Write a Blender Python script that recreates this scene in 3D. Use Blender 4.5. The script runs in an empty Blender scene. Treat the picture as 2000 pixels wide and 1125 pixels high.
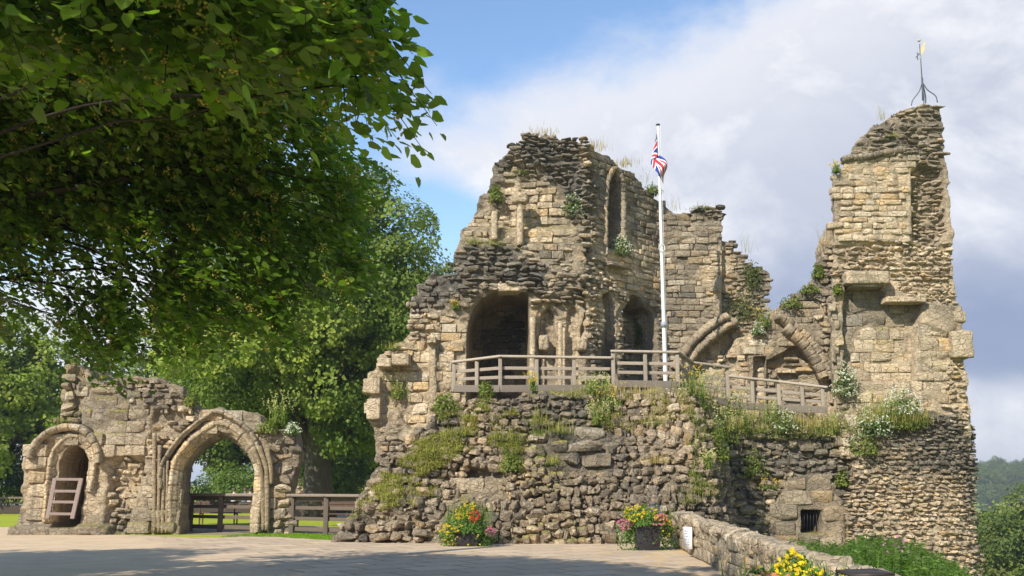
import bpy, bmesh, math, random
import numpy as np
from mathutils import Vector, Matrix

SC = bpy.context.scene
COL = SC.collection
R = math.radians

# ------------------------------------------------------------------ camera
FPX = 1950.0            # focal length in pixels of the 2000 px wide photograph
PITCH = R(11.1)
EYE = 1.6
cam_d = bpy.data.cameras.new('camera')
cam = bpy.data.objects.new('camera', cam_d)
COL.objects.link(cam)
cam_d.sensor_width = 36.0
cam_d.lens = 36.0 * FPX / 2000.0
cam_d.clip_end = 5000
cam.location = (0, 0, EYE)
cam.rotation_euler = (math.pi / 2 + PITCH, 0, 0)
SC.camera = cam
SC.view_settings.view_transform = 'Standard'
SC.view_settings.look = 'None'
SC.view_settings.exposure = 0.52
SC.view_settings.gamma = 1.0
SC.cycles.max_bounces = 6
SC.cycles.transparent_max_bounces = 4

# ------------------------------------------------------------------ sun and sky
SUN_EL, SUN_AZ = R(37), R(35)          # azimuth measured from straight behind the camera towards the left
SUN = Vector((-math.sin(SUN_AZ) * math.cos(SUN_EL), -math.cos(SUN_AZ) * math.cos(SUN_EL), math.sin(SUN_EL)))
sl = bpy.data.lights.new('sun', 'SUN')
sl.energy = 4.6
sl.angle = R(0.5)
sl.color = (1.0, 0.93, 0.82)
so = bpy.data.objects.new('sun', sl)
COL.objects.link(so)
so.rotation_euler = SUN.to_track_quat('Z', 'Y').to_euler()
so.location = (-20, -20, 30)


class NT:
    """tiny node-tree helper"""
    def __init__(s, tree):
        s.t = tree
        s.n = tree.nodes
        s.l = tree.links
        s.n.clear()

    def add(s, typ, **kw):
        nd = s.n.new(typ)
        for k, v in kw.items():
            setattr(nd, k, v)
        return nd

    def put(s, sock, v):
        if hasattr(v, 'is_linked') or isinstance(v, bpy.types.NodeSocket):
            s.l.new(v, sock)
        elif v is not None:
            sock.default_value = v

    def math(s, op, a, b=None, c=None, clamp=False):
        nd = s.add('ShaderNodeMath', operation=op, use_clamp=clamp)
        for i, v in enumerate((a, b, c)):
            if v is not None:
                s.put(nd.inputs[i], v)
        return nd.outputs[0]

    def noise(s, vec, scale, detail=4, rough=0.55, dist=0.0):
        nd = s.add('ShaderNodeTexNoise')
        s.put(nd.inputs['Vector'], vec)
        nd.inputs['Scale'].default_value = scale
        nd.inputs['Detail'].default_value = detail
        nd.inputs['Roughness'].default_value = rough
        nd.inputs['Distortion'].default_value = dist
        return nd.outputs['Fac']

    def maprange(s, v, a, b, c, d, typ='SMOOTHSTEP'):
        nd = s.add('ShaderNodeMapRange', interpolation_type=typ)
        s.put(nd.inputs['Value'], v)
        for i, q in enumerate((a, b, c, d)):
            s.put(nd.inputs[i + 1], q)
        return nd.outputs['Result']

    def mix(s, f, a, b, blend='MIX'):
        nd = s.add('ShaderNodeMix', data_type='RGBA', blend_type=blend)
        s.put(nd.inputs[0], f)
        for sock, v in ((nd.inputs[6], a), (nd.inputs[7], b)):
            if isinstance(v, (tuple, list)) and len(v) == 3:
                v = (*v, 1)
            s.put(sock, v)
        return nd.outputs[2]


def make_world():
    w = bpy.data.worlds.new('World')
    SC.world = w
    w.use_nodes = True
    g = NT(w.node_tree)
    out = g.add('ShaderNodeOutputWorld')
    sky = g.add('ShaderNodeTexSky', sky_type='NISHITA')
    sky.sun_disc = False
    sky.sun_elevation = SUN_EL
    sky.sun_rotation = math.pi + SUN_AZ
    sky.air_density = 1.15
    sky.dust_density = 0.0
    sky.ozone_density = 3.6
    b1 = g.add('ShaderNodeBackground')
    g.l.new(sky.outputs[0], b1.inputs[0])
    b1.inputs[1].default_value = 0.15
    tc = g.add('ShaderNodeTexCoord')
    d = tc.outputs['Generated']
    sp = g.add('ShaderNodeSeparateXYZ')
    g.l.new(d, sp.inputs[0])
    x, y, z = sp.outputs
    ya = g.math('ADD', g.math('ABSOLUTE', y), 0.12)
    a = g.math('DIVIDE', x, ya)
    e = g.math('DIVIDE', z, ya)
    cb = g.add('ShaderNodeCombineXYZ')
    g.l.new(a, cb.inputs[0])
    g.l.new(g.math('MULTIPLY', e, 1.5), cb.inputs[1])
    v = cb.outputs[0]
    n1 = g.noise(v, 3.4, 9, 0.62, 0.4)
    n2 = g.noise(v, 9.0, 7, 0.62, 0.2)
    n3 = g.noise(v, 2.2, 4, 0.5)
    # cloud bank lying under a rising diagonal, broken edge
    line = g.math('ADD', g.math('MULTIPLY', a, 0.42), 0.372)
    s = g.math('SUBTRACT', line, e)
    s = g.math('ADD', s, g.math('MULTIPLY', g.math('SUBTRACT', n1, 0.5), 0.20))
    s = g.math('ADD', s, g.math('MULTIPLY', g.math('SUBTRACT', n2, 0.5), 0.10))
    # blue gap low on the left of the bank
    da = g.math('MULTIPLY', g.math('ADD', a, 0.085), 7.0)
    de = g.math('MULTIPLY', g.math('SUBTRACT', e, 0.205), 17.0)
    hole = g.math('EXPONENT', g.math('MULTIPLY', g.math('ADD', g.math('MULTIPLY', da, da), g.math('MULTIPLY', de, de)), -1.0))
    s = g.math('SUBTRACT', s, g.math('MULTIPLY', hole, 0.30))
    # thin high veil over everything else, and on the upper left
    m = g.maprange(s, -0.035, 0.06, 0.0, 0.97)
    veil = g.maprange(g.noise(v, 2.7, 7, 0.6, 0.5), 0.56, 0.80, 0.0, 0.35)
    m = g.math('MAXIMUM', m, veil)
    # colour inside the bank
    lum = g.maprange(g.math('ADD', n1, g.math('ADD', g.math('MULTIPLY', n3, 0.5), g.math('MULTIPLY', n2, 0.4))), 0.80, 1.10, 0.0, 1.0)
    edge = g.maprange(s, 0.02, 0.22, 1.0, 0.0)
    lum = g.math('MAXIMUM', lum, g.math('MULTIPLY', edge, 0.75))
    c = g.mix(lum, (0.52, 0.555, 0.66), (0.86, 0.865, 0.90))
    # slate belt near the horizon with a pale gap under it
    eb = g.math('ADD', e, g.math('MULTIPLY', g.math('SUBTRACT', n1, 0.5), 0.10))
    belt = g.math('MULTIPLY', g.maprange(eb, 0.075, 0.11, 0, 1), g.maprange(eb, 0.13, 0.235, 1, 0))
    c = g.mix(g.math('MULTIPLY', belt, 0.9), c, (0.24, 0.30, 0.47))
    low = g.math('MULTIPLY', g.maprange(eb, 0.0, 0.03, 1, 0), 0.55)
    c = g.mix(low, c, (0.30, 0.37, 0.55))
    # brighter cloud towards the left
    c = g.mix(g.maprange(a, -0.1, -0.32, 0.0, 0.8), c, (0.95, 0.96, 1.0))
    b2 = g.add('ShaderNodeBackground')
    g.l.new(c, b2.inputs[0])
    b2.inputs[1].default_value = 0.80
    mx = g.add('ShaderNodeMixShader')
    g.l.new(m, mx.inputs[0])
    g.l.new(b1.outputs[0], mx.inputs[1])
    g.l.new(b2.outputs[0], mx.inputs[2])
    g.l.new(mx.outputs[0], out.inputs[0])


make_world()

# ------------------------------------------------------------------ numpy noise
def _hash(ix, iy, iz, seed):
    h = (ix.astype(np.uint32) * np.uint32(374761393) + iy.astype(np.uint32) * np.uint32(668265263)
         + iz.astype(np.uint32) * np.uint32(2147483647) + np.uint32((seed * 974634777 + 12345) & 0xffffffff))
    h = (h ^ (h >> np.uint32(13))) * np.uint32(1274126177)
    h = (h ^ (h >> np.uint32(16))) * np.uint32(2246822519)
    h = h ^ (h >> np.uint32(15))
    return (h & np.uint32(0xffffff)).astype(np.float32) / np.float32(0xffffff)


def vnoise(x, y, z, seed=0):
    x, y, z = np.broadcast_arrays(np.asarray(x, np.float32), np.asarray(y, np.float32), np.asarray(z, np.float32))
    fx, fy, fz = np.floor(x), np.floor(y), np.floor(z)
    ix, iy, iz = fx.astype(np.int64), fy.astype(np.int64), fz.astype(np.int64)
    tx, ty, tz = x - fx, y - fy, z - fz
    tx, ty, tz = tx * tx * (3 - 2 * tx), ty * ty * (3 - 2 * ty), tz * tz * (3 - 2 * tz)
    r = 0
    for dx in (0, 1):
        wx = tx if dx else 1 - tx
        for dy in (0, 1):
            wy = ty if dy else 1 - ty
            for dz in (0, 1):
                wz = tz if dz else 1 - tz
                r = r + wx * wy * wz * _hash(ix + dx, iy + dy, iz + dz, seed)
    return r * 2 - 1


def fbm(x, y, z, seed=0, oct=3, gain=0.5):
    r, a, f = 0, 1.0, 1.0
    for o in range(oct):
        r = r + a * vnoise(x * f, y * f, z * f, seed + o * 17)
        a *= gain
        f *= 2.03
    return r


def sstep(x, a, b):
    t = np.clip((x - a) / (b - a), 0, 1)
    return t * t * (3 - 2 * t)


def sdpoly(poly, U, Z):
    """signed distance to a polygon (negative inside)"""
    U = np.asarray(U, np.float64)
    Z = np.asarray(Z, np.float64)
    d = np.full(U.shape, 1e18)
    ins = np.zeros(U.shape, bool)
    n = len(poly)
    for i in range(n):
        ax, ay = poly[i]
        bx, by = poly[(i + 1) % n]
        ex, ey = bx - ax, by - ay
        L = ex * ex + ey * ey + 1e-12
        t = np.clip(((U - ax) * ex + (Z - ay) * ey) / L, 0, 1)
        d = np.minimum(d, (U - ax - t * ex) ** 2 + (Z - ay - t * ey) ** 2)
        c = ((ay > Z) != (by > Z)) & (U < ex * (Z - ay) / (ey if abs(ey) > 1e-12 else 1e-12) + ax)
        ins ^= c
    d = np.sqrt(d)
    return np.where(ins, -d, d)


def surface_nets(F, org, h):
    """naive surface nets: F negative inside. returns verts, quads"""
    nx, ny, nz = F.shape
    S = F < 0
    cnt = np.zeros((nx - 1, ny - 1, nz - 1), np.int8)
    for dx in (0, 1):
        for dy in (0, 1):
            for dz in (0, 1):
                cnt += S[dx:nx - 1 + dx, dy:ny - 1 + dy, dz:nz - 1 + dz]
    act = (cnt > 0) & (cnt < 8)
    idx = np.full(act.shape, -1, np.int64)
    I, J, K = np.nonzero(act)
    idx[I, J, K] = np.arange(len(I))
    acc = np.zeros((len(I), 3), np.float64)
    num = np.zeros(len(I))
    corners = [(0, 0, 0), (1, 0, 0), (0, 1, 0), (1, 1, 0), (0, 0, 1), (1, 0, 1), (0, 1, 1), (1, 1, 1)]
    vals = [F[I + c[0], J + c[1], K + c[2]].astype(np.float64) for c in corners]
    edges = [(0, 1), (2, 3), (4, 5), (6, 7), (0, 2), (1, 3), (4, 6), (5, 7), (0, 4), (1, 5), (2, 6), (3, 7)]
    for a, b in edges:
        va, vb = vals[a], vals[b]
        m = (va < 0) != (vb < 0)
        t = np.where(m, va / np.where(m, va - vb, 1), 0)
        ca, cb_ = np.array(corners[a], float), np.array(corners[b], float)
        p = ca[None] + t[:, None] * (cb_ - ca)[None]
        acc[m] += p[m]
        num[m] += 1
    V = acc / num[:, None] + np.stack([I, J, K], 1)
    V = V * h + np.asarray(org)[None]
    Q = []
    for ax in range(3):
        A = [slice(None)] * 3
        B = [slice(None)] * 3
        A[ax] = slice(0, -1)
        B[ax] = slice(1, None)
        s0, s1 = S[tuple(A)], S[tuple(B)]
        m = s0 != s1
        o1, o2 = [(1, 2), (2, 0), (0, 1)][ax]
        ii = np.array(np.nonzero(m))
        ok = (ii[o1] > 0) & (ii[o2] > 0) & (ii[o1] < F.shape[o1] - 1) & (ii[o2] < F.shape[o2] - 1)
        ii = ii[:, ok]
        flip = s0[tuple(ii)]
        def at(d1, d2):
            q = ii.copy()
            q[o1] -= d1
            q[o2] -= d2
            return idx[tuple(q)]
        q = np.stack([at(1, 1), at(0, 1), at(0, 0), at(1, 0)], 1)
        q = np.where(flip[:, None], q, q[:, ::-1])
        Q.append(q)
    Q = np.concatenate(Q)
    Q = Q[(Q >= 0).all(1)]
    return V, Q


# ------------------------------------------------------------------ mesh helpers
class MB:
    """collects vertices, quads/tris and per-vertex colours; build() makes ONE mesh object"""
    def __init__(s):
        s.v, s.f, s.c, s.sm, s.n = [], [], [], [], 0

    def add(s, V, F, C=(0.5, 0.5, 0.5), smooth=True):
        V = np.asarray(V, np.float64).reshape(-1, 3)
        F = np.asarray(F, np.int64)
        if len(V) == 0 or len(F) == 0:
            return
        if F.shape[1] == 3:
            F = np.concatenate([F, np.full((len(F), 1), -1)], 1)
        C = np.asarray(C, np.float64)
        if C.ndim == 1:
            C = np.broadcast_to(C, (len(V), 3))
        s.v.append(V)
        s.f.append(np.where(F >= 0, F + s.n, -1))
        s.c.append(C)
        s.sm.append(np.full(len(F), smooth))
        s.n += len(V)

    def mesh(s, name, smooth=True):
        V = np.concatenate(s.v)
        F = np.concatenate(s.f)
        C = np.concatenate(s.c)
        me = bpy.data.meshes.new(name)
        me.vertices.add(len(V))
        me.vertices.foreach_set('co', V.astype(np.float32).ravel())
        tot = np.where(F[:, 3] >= 0, 4, 3).astype(np.int32)
        loops = F.ravel()
        loops = loops[loops >= 0].astype(np.int32)
        me.loops.add(len(loops))
        me.loops.foreach_set('vertex_index', loops)
        me.polygons.add(len(tot))
        st = np.concatenate([[0], np.cumsum(tot)[:-1]]).astype(np.int32)
        me.polygons.foreach_set('loop_start', st)
        me.polygons.foreach_set('loop_total', tot)
        me.polygons.foreach_set('use_smooth', np.concatenate(s.sm) & smooth)
        me.update(calc_edges=True)
        at = me.color_attributes.new('Col', 'FLOAT_COLOR', 'POINT')
        at.data.foreach_set('color', np.concatenate([np.clip(C, 0, 1), np.ones((len(C), 1))], 1).astype(np.float32).ravel())
        return me

    def build(s, name, mat, parent=None, smooth=True):
        me = s.mesh(name, smooth)
        o = bpy.data.objects.new(name, me)
        COL.objects.link(o)
        me.materials.append(mat)
        if parent is not None:
            attach(o, parent)
        return o

    def box(s, c, size, col=(0.5, 0.5, 0.5), rot=None, bev=0.0):
        V, F = rbox(1, bev)
        V = V * (np.asarray(size) / 2)
        if rot is not None:
            V = V @ np.array(rot.to_3x3()).T
        s.add(V + np.asarray(c), F, col)

    def bar(s, p, q, w, h, col=(0.5, 0.5, 0.5), up=(0, 0, 1)):
        """rectangular bar from p to q, w across, h along up"""
        p, q = Vector(p), Vector(q)
        d = (q - p)
        L = d.length
        d.normalize()
        u = Vector(up)
        sd = d.cross(u)
        if sd.length < 1e-4:
            sd = d.cross(Vector((0, 1, 0)))
        sd.normalize()
        u = sd.cross(d)
        m = Matrix((sd, d, u)).transposed()
        s.box((p + q) / 2, (w, L, h), col, m, 0.12)

    def tube(s, pts, rad, col=(0.5, 0.5, 0.5), n=8, cap=True):
        pts = np.asarray(pts, float)
        k = len(pts)
        rad = np.broadcast_to(np.asarray(rad, float), (k,))
        T = np.gradient(pts, axis=0)
        T /= np.linalg.norm(T, axis=1, keepdims=True) + 1e-9
        ref = np.array([0.0, 0.0, 1.0]) if abs(T[0, 2]) < 0.9 else np.array([1.0, 0, 0])
        V = []
        A = np.cross(T[0], ref)
        A /= np.linalg.norm(A)
        for i in range(k):
            A = A - T[i] * A.dot(T[i])
            A /= np.linalg.norm(A) + 1e-9
            B = np.cross(T[i], A)
            t = np.arange(n) * 2 * math.pi / n
            V.append(pts[i] + rad[i] * (np.cos(t)[:, None] * A + np.sin(t)[:, None] * B))
        V = np.concatenate(V)
        F = [(i * n + j, i * n + (j + 1) % n, (i + 1) * n + (j + 1) % n, (i + 1) * n + j) for i in range(k - 1) for j in range(n)]
        if cap:
            V = np.concatenate([V, pts[[0, -1]]])
            F += [(k * n, (j + 1) % n, j, -1) for j in range(n)]
            F += [(k * n + 1, (k - 1) * n + j, (k - 1) * n + (j + 1) % n, -1) for j in range(n)]
        s.add(V, np.array(F), col)


_rb = {}
def rbox(n, r):
    """unit box (-1..1) with n x n quads per face, rounded by r (0..1)"""
    key = (n, r)
    if key in _rb:
        return _rb[key]
    if r > 0 and n < 3:
        g = np.array([-1, -1 + r, 1 - r, 1])
    elif 0 < r < 0.45:
        g = np.concatenate([[-1], np.linspace(-1 + r, 1 - r, n - 1), [1]])
    else:
        g = np.linspace(-1, 1, n + 1)
    m = len(g)
    vs, fs, mp = [], [], {}
    def vid(p):
        k = tuple(np.round(p, 5))
        if k not in mp:
            mp[k] = len(vs)
            vs.append(p)
        return mp[k]
    for ax in range(3):
        for sg in (-1, 1):
            for i in range(m - 1):
                for j in range(m - 1):
                    q = []
                    for a, b in ((i, j), (i + 1, j), (i + 1, j + 1), (i, j + 1)):
                        p = np.zeros(3)
                        p[ax] = sg
                        p[(ax + 1) % 3] = g[a]
                        p[(ax + 2) % 3] = g[b]
                        q.append(vid(p))
                    fs.append(q if sg > 0 else q[::-1])
    V = np.array(vs)
    if r > 0:
        C = np.clip(V, -(1 - r), 1 - r)
        D = V - C
        L = np.linalg.norm(D, axis=1, keepdims=True)
        V = C + np.where(L > 1e-9, D / np.maximum(L, 1e-9) * r, 0)
    _rb[key] = (V, np.array(fs))
    return _rb[key]


def attach(o, parent):
    """parent o and move its mesh into the parent's space"""
    m = Matrix.Identity(4)
    p = parent
    while p is not None:
        m = Matrix.Translation(p.location) @ p.rotation_euler.to_matrix().to_4x4() @ m
        p = p.parent
    o.data.transform(m.inverted())
    o.parent = parent


def empty(name, loc, label=None, cat=None, group=None, rz=0.0):
    o = bpy.data.objects.new(name, None)
    COL.objects.link(o)
    o.location = loc
    o.rotation_euler = (0, 0, rz)
    o.empty_display_size = 0.3
    tag(o, label, cat, group)
    return o


def tag(o, label=None, cat=None, group=None, kind=None):
    if label:
        o['label'] = label
    if cat:
        o['category'] = cat
    if group:
        o['group'] = group
    if kind:
        o['kind'] = kind
    return o


# ------------------------------------------------------------------ materials
def base_mat(name):
    m = bpy.data.materials.new(name)
    m.use_nodes = True
    g = NT(m.node_tree)
    out = g.add('ShaderNodeOutputMaterial')
    p = g.add('ShaderNodeBsdfPrincipled')
    g.l.new(p.outputs[0], out.inputs[0])
    return m, g, p, out


def vcol(g):
    a = g.add('ShaderNodeAttribute', attribute_name='Col')
    return a.outputs['Color']


def pos(g):
    return g.add('ShaderNodeNewGeometry').outputs['Position']


def stone_mat(name, fine=22.0, bump=0.6, var=0.5):
    m, g, p, out = base_mat(name)
    P = pos(g)
    n1 = g.noise(P, fine, 6, 0.65)
    n2 = g.noise(P, fine * 0.22, 5, 0.6, 0.3)
    sp = g.noise(P, 60, 2, 0.5)
    c = vcol(g)
    k = g.maprange(n1, 0.25, 0.75, 1 - var * 0.6, 1 + var * 0.45, 'LINEAR')
    k2 = g.maprange(n2, 0.3, 0.7, 0.78, 1.2, 'LINEAR')
    k = g.math('MULTIPLY', k, k2)
    cc = g.add('ShaderNodeVectorMath', operation='SCALE')
    g.l.new(c, cc.inputs[0])
    g.l.new(k, cc.inputs['Scale'])
    col = cc.outputs[0]
    # rain streaks running down, and a net of fine cracks
    mp = g.add('ShaderNodeMapping')
    mp.inputs['Scale'].default_value = (2.6, 2.6, 0.22)
    g.l.new(P, mp.inputs['Vector'])
    col = g.mix(g.maprange(g.noise(mp.outputs[0], 1.6, 5, 0.65), 0.50, 0.68, 0, 0.5), col, (0.12, 0.10, 0.075))
    mp2 = g.add('ShaderNodeMapping')
    mp2.inputs['Scale'].default_value = (1.0, 1.0, 1.9)
    g.l.new(P, mp2.inputs['Vector'])
    wv = g.add('ShaderNodeVectorMath', operation='ADD')
    g.l.new(mp2.outputs[0], wv.inputs[0])
    tn = g.add('ShaderNodeTexNoise')
    tn.inputs['Scale'].default_value = 3.0
    tn.inputs['Detail'].default_value = 4
    g.l.new(P, tn.inputs['Vector'])
    ts = g.add('ShaderNodeVectorMath', operation='SCALE')
    g.l.new(tn.outputs['Color'], ts.inputs[0])
    ts.inputs['Scale'].default_value = 0.45
    g.l.new(ts.outputs[0], wv.inputs[1])
    vo = g.add('ShaderNodeTexVoronoi', feature='DISTANCE_TO_EDGE')
    vo.inputs['Scale'].default_value = 3.4
    g.l.new(wv.outputs[0], vo.inputs['Vector'])
    crack = g.math('MULTIPLY', g.maprange(vo.outputs['Distance'], 0.0, 0.07, 1, 0), g.maprange(n2, 0.38, 0.6, 0.15, 1))
    col = g.mix(g.math('MULTIPLY', crack, 0.55), col, (0.10, 0.08, 0.055))
    # pale and dark lichen specks
    col = g.mix(g.maprange(g.noise(P, 7.0, 6, 0.7, 0.5), 0.56, 0.68, 0, 0.5), col, (0.42, 0.38, 0.30))
    col = g.mix(g.maprange(g.noise(P, 4.3, 7, 0.7, 0.8), 0.57, 0.70, 0, 0.42), col, (0.085, 0.075, 0.06))
    g.l.new(col, p.inputs['Base Color'])
    p.inputs['Roughness'].default_value = 0.93
    p.inputs['Specular IOR Level'].default_value = 0.15
    h = g.math('ADD', g.math('MULTIPLY', n1, 0.6), g.math('MULTIPLY', n2, 1.0))
    h = g.math('ADD', h, g.math('MULTIPLY', sp, 0.2))
    h = g.math('SUBTRACT', h, g.math('MULTIPLY', crack, 0.5))
    b = g.add('ShaderNodeBump')
    b.inputs['Strength'].default_value = bump
    b.inputs['Distance'].default_value = 0.10
    g.l.new(h, b.inputs['Height'])
    g.l.new(b.outputs[0], p.inputs['Normal'])
    return m


def leaf_mat(name, trans=0.4, rough=0.45, tint=(1.0, 1.25, 0.45), spec=0.35):
    m, g, p, out = base_mat(name)
    c = vcol(g)
    g.l.new(c, p.inputs['Base Color'])
    p.inputs['Roughness'].default_value = rough
    p.inputs['Specular IOR Level'].default_value = spec
    t = g.add('ShaderNodeBsdfTranslucent')
    tc = g.mix(1.0, c, tint, 'MULTIPLY')
    sc = g.add('ShaderNodeVectorMath', operation='SCALE')
    g.l.new(tc, sc.inputs[0])
    sc.inputs['Scale'].default_value = 1.6
    g.l.new(sc.outputs[0], t.inputs['Color'])
    mx = g.add('ShaderNodeMixShader')
    mx.inputs[0].default_value = trans
    g.l.new(p.outputs[0], mx.inputs[1])
    g.l.new(t.outputs[0], mx.inputs[2])
    g.l.new(mx.outputs[0], out.inputs[0])
    return m


def plain_mat(name, rough=0.6, metal=0.0, grain=0.25, scale=(8, 8, 8), bump=0.15, spec=0.3):
    """colour from the Col attribute with noise wear"""
    m, g, p, out = base_mat(name)
    P = pos(g)
    mp = g.add('ShaderNodeMapping')
    mp.inputs['Scale'].default_value = scale
    g.l.new(P, mp.inputs['Vector'])
    n = g.noise(mp.outputs[0], 3.0, 6, 0.6)
    cc = g.add('ShaderNodeVectorMath', operation='SCALE')
    g.l.new(vcol(g), cc.inputs[0])
    g.l.new(g.maprange(n, 0.25, 0.75, 1 - grain, 1 + grain, 'LINEAR'), cc.inputs['Scale'])
    g.l.new(cc.outputs[0], p.inputs['Base Color'])
    p.inputs['Roughness'].default_value = rough
    p.inputs['Metallic'].default_value = metal
    p.inputs['Specular IOR Level'].default_value = spec
    b = g.add('ShaderNodeBump')
    b.inputs['Strength'].default_value = bump
    b.inputs['Distance'].default_value = 0.02
    g.l.new(n, b.inputs['Height'])
    g.l.new(b.outputs[0], p.inputs['Normal'])
    return m


M_STONE = stone_mat('weathered_sandstone', 20.0, 0.75, 0.75)
M_RUBBLE = stone_mat('rubble_stone', 16.0, 0.8, 0.8)
M_WOOD = plain_mat('weathered_timber', 0.85, 0, 0.35, (6, 6, 30), 0.4, 0.2)
M_PAINT = plain_mat('painted_metal', 0.4, 0, 0.06, (4, 4, 4), 0.02)
M_IRON = plain_mat('black_iron', 0.5, 0.3, 0.2)
M_CLOTH = plain_mat('cloth', 0.85, 0, 0.08)
M_BARK = plain_mat('bark', 0.95, 0, 0.45, (6, 6, 1.5), 0.9, 0.1)
M_LIME = leaf_mat('lime_leaf', 0.5, 0.42)
M_LEAF = leaf_mat('tree_leaf', 0.35, 0.55, (1.05, 1.2, 0.4), 0.25)
M_HERB = leaf_mat('herb', 0.35, 0.6, (1.0, 1.15, 0.45), 0.2)
M_PLASTIC = plain_mat('black_plastic', 0.5, 0, 0.15)

# ------------------------------------------------------------------ pixel rays
_cs, _sn = math.cos(PITCH), math.sin(PITCH)
def ray(px, py):
    x = (px - 1000.0) / FPX
    v = (562.5 - py) / FPX
    return np.array([x, _cs - v * _sn, _sn + v * _cs])


def atY(px, py, Y):
    d = ray(px, py)
    return np.array([0, 0, EYE]) + d * (Y / d[1])


def atZ(px, py, Z):
    d = ray(px, py)
    return np.array([0, 0, EYE]) + d * ((Z - EYE) / d[2])


# ------------------------------------------------------------------ stones
def stone_templates(n, seed, rnd, facets, amp, res=4):
    rs = np.random.RandomState(seed)
    out = []
    V0, F = rbox(res, rnd)
    for i in range(n):
        V = V0.copy()
        for k in range(facets):
            d = rs.normal(size=3)
            d /= np.linalg.norm(d)
            t = rs.uniform(0.70, 1.08)
            s = V @ d
            V = np.where((s > t)[:, None], V - d * (s - t)[:, None], V)
        o = rs.uniform(0, 50, 3)
        N = np.stack([fbm(V[:, 0] * 1.3 + o[0] + 9 * q, V[:, 1] * 1.3 + o[1], V[:, 2] * 1.3 + o[2], seed + q, 3) for q in range(3)], 1)
        V = V + N * amp
        out.append(V)
    return np.array(out), F

T_ASH, F_ASH = stone_templates(14, 1, 0.09, 2, 0.045, 5)
T_RUB, F_RUB = stone_templates(28, 2, 0.22, 15, 0.075, 5)
T_BLK, F_BLK = stone_templates(18, 3, 0.20, 7, 0.09, 5)

T_COB, F_COB = stone_templates(24, 5, 0.42, 8, 0.09, 5)

TAN = np.array([0.60, 0.472, 0.308])
OCHRE = np.array([0.58, 0.36, 0.135])
PALE = np.array([0.68, 0.59, 0.44])
GREY = np.array([0.135, 0.122, 0.10])
MOSS = np.array([0.25, 0.225, 0.05])


def weather_mix(g, r1, r2, r3):
    """g: 0 clean tan .. 1 dark grey; r*: per-stone randoms"""
    g = np.clip(g, 0, 1)[:, None]
    c = TAN[None] * (1 - g) + GREY[None] * g
    oc = (np.clip(r1 - 0.72, 0, 1) * 2.2 * (1 - g[:, 0]))[:, None]
    c = c * (1 - oc) + OCHRE[None] * oc
    pl = (np.clip(r2 - 0.78, 0, 1) * 2.6 * (1 - 0.5 * g[:, 0]))[:, None]
    c = c * (1 - pl) + PALE[None] * pl
    return c * (0.74 + 0.5 * r3)[:, None]


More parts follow.
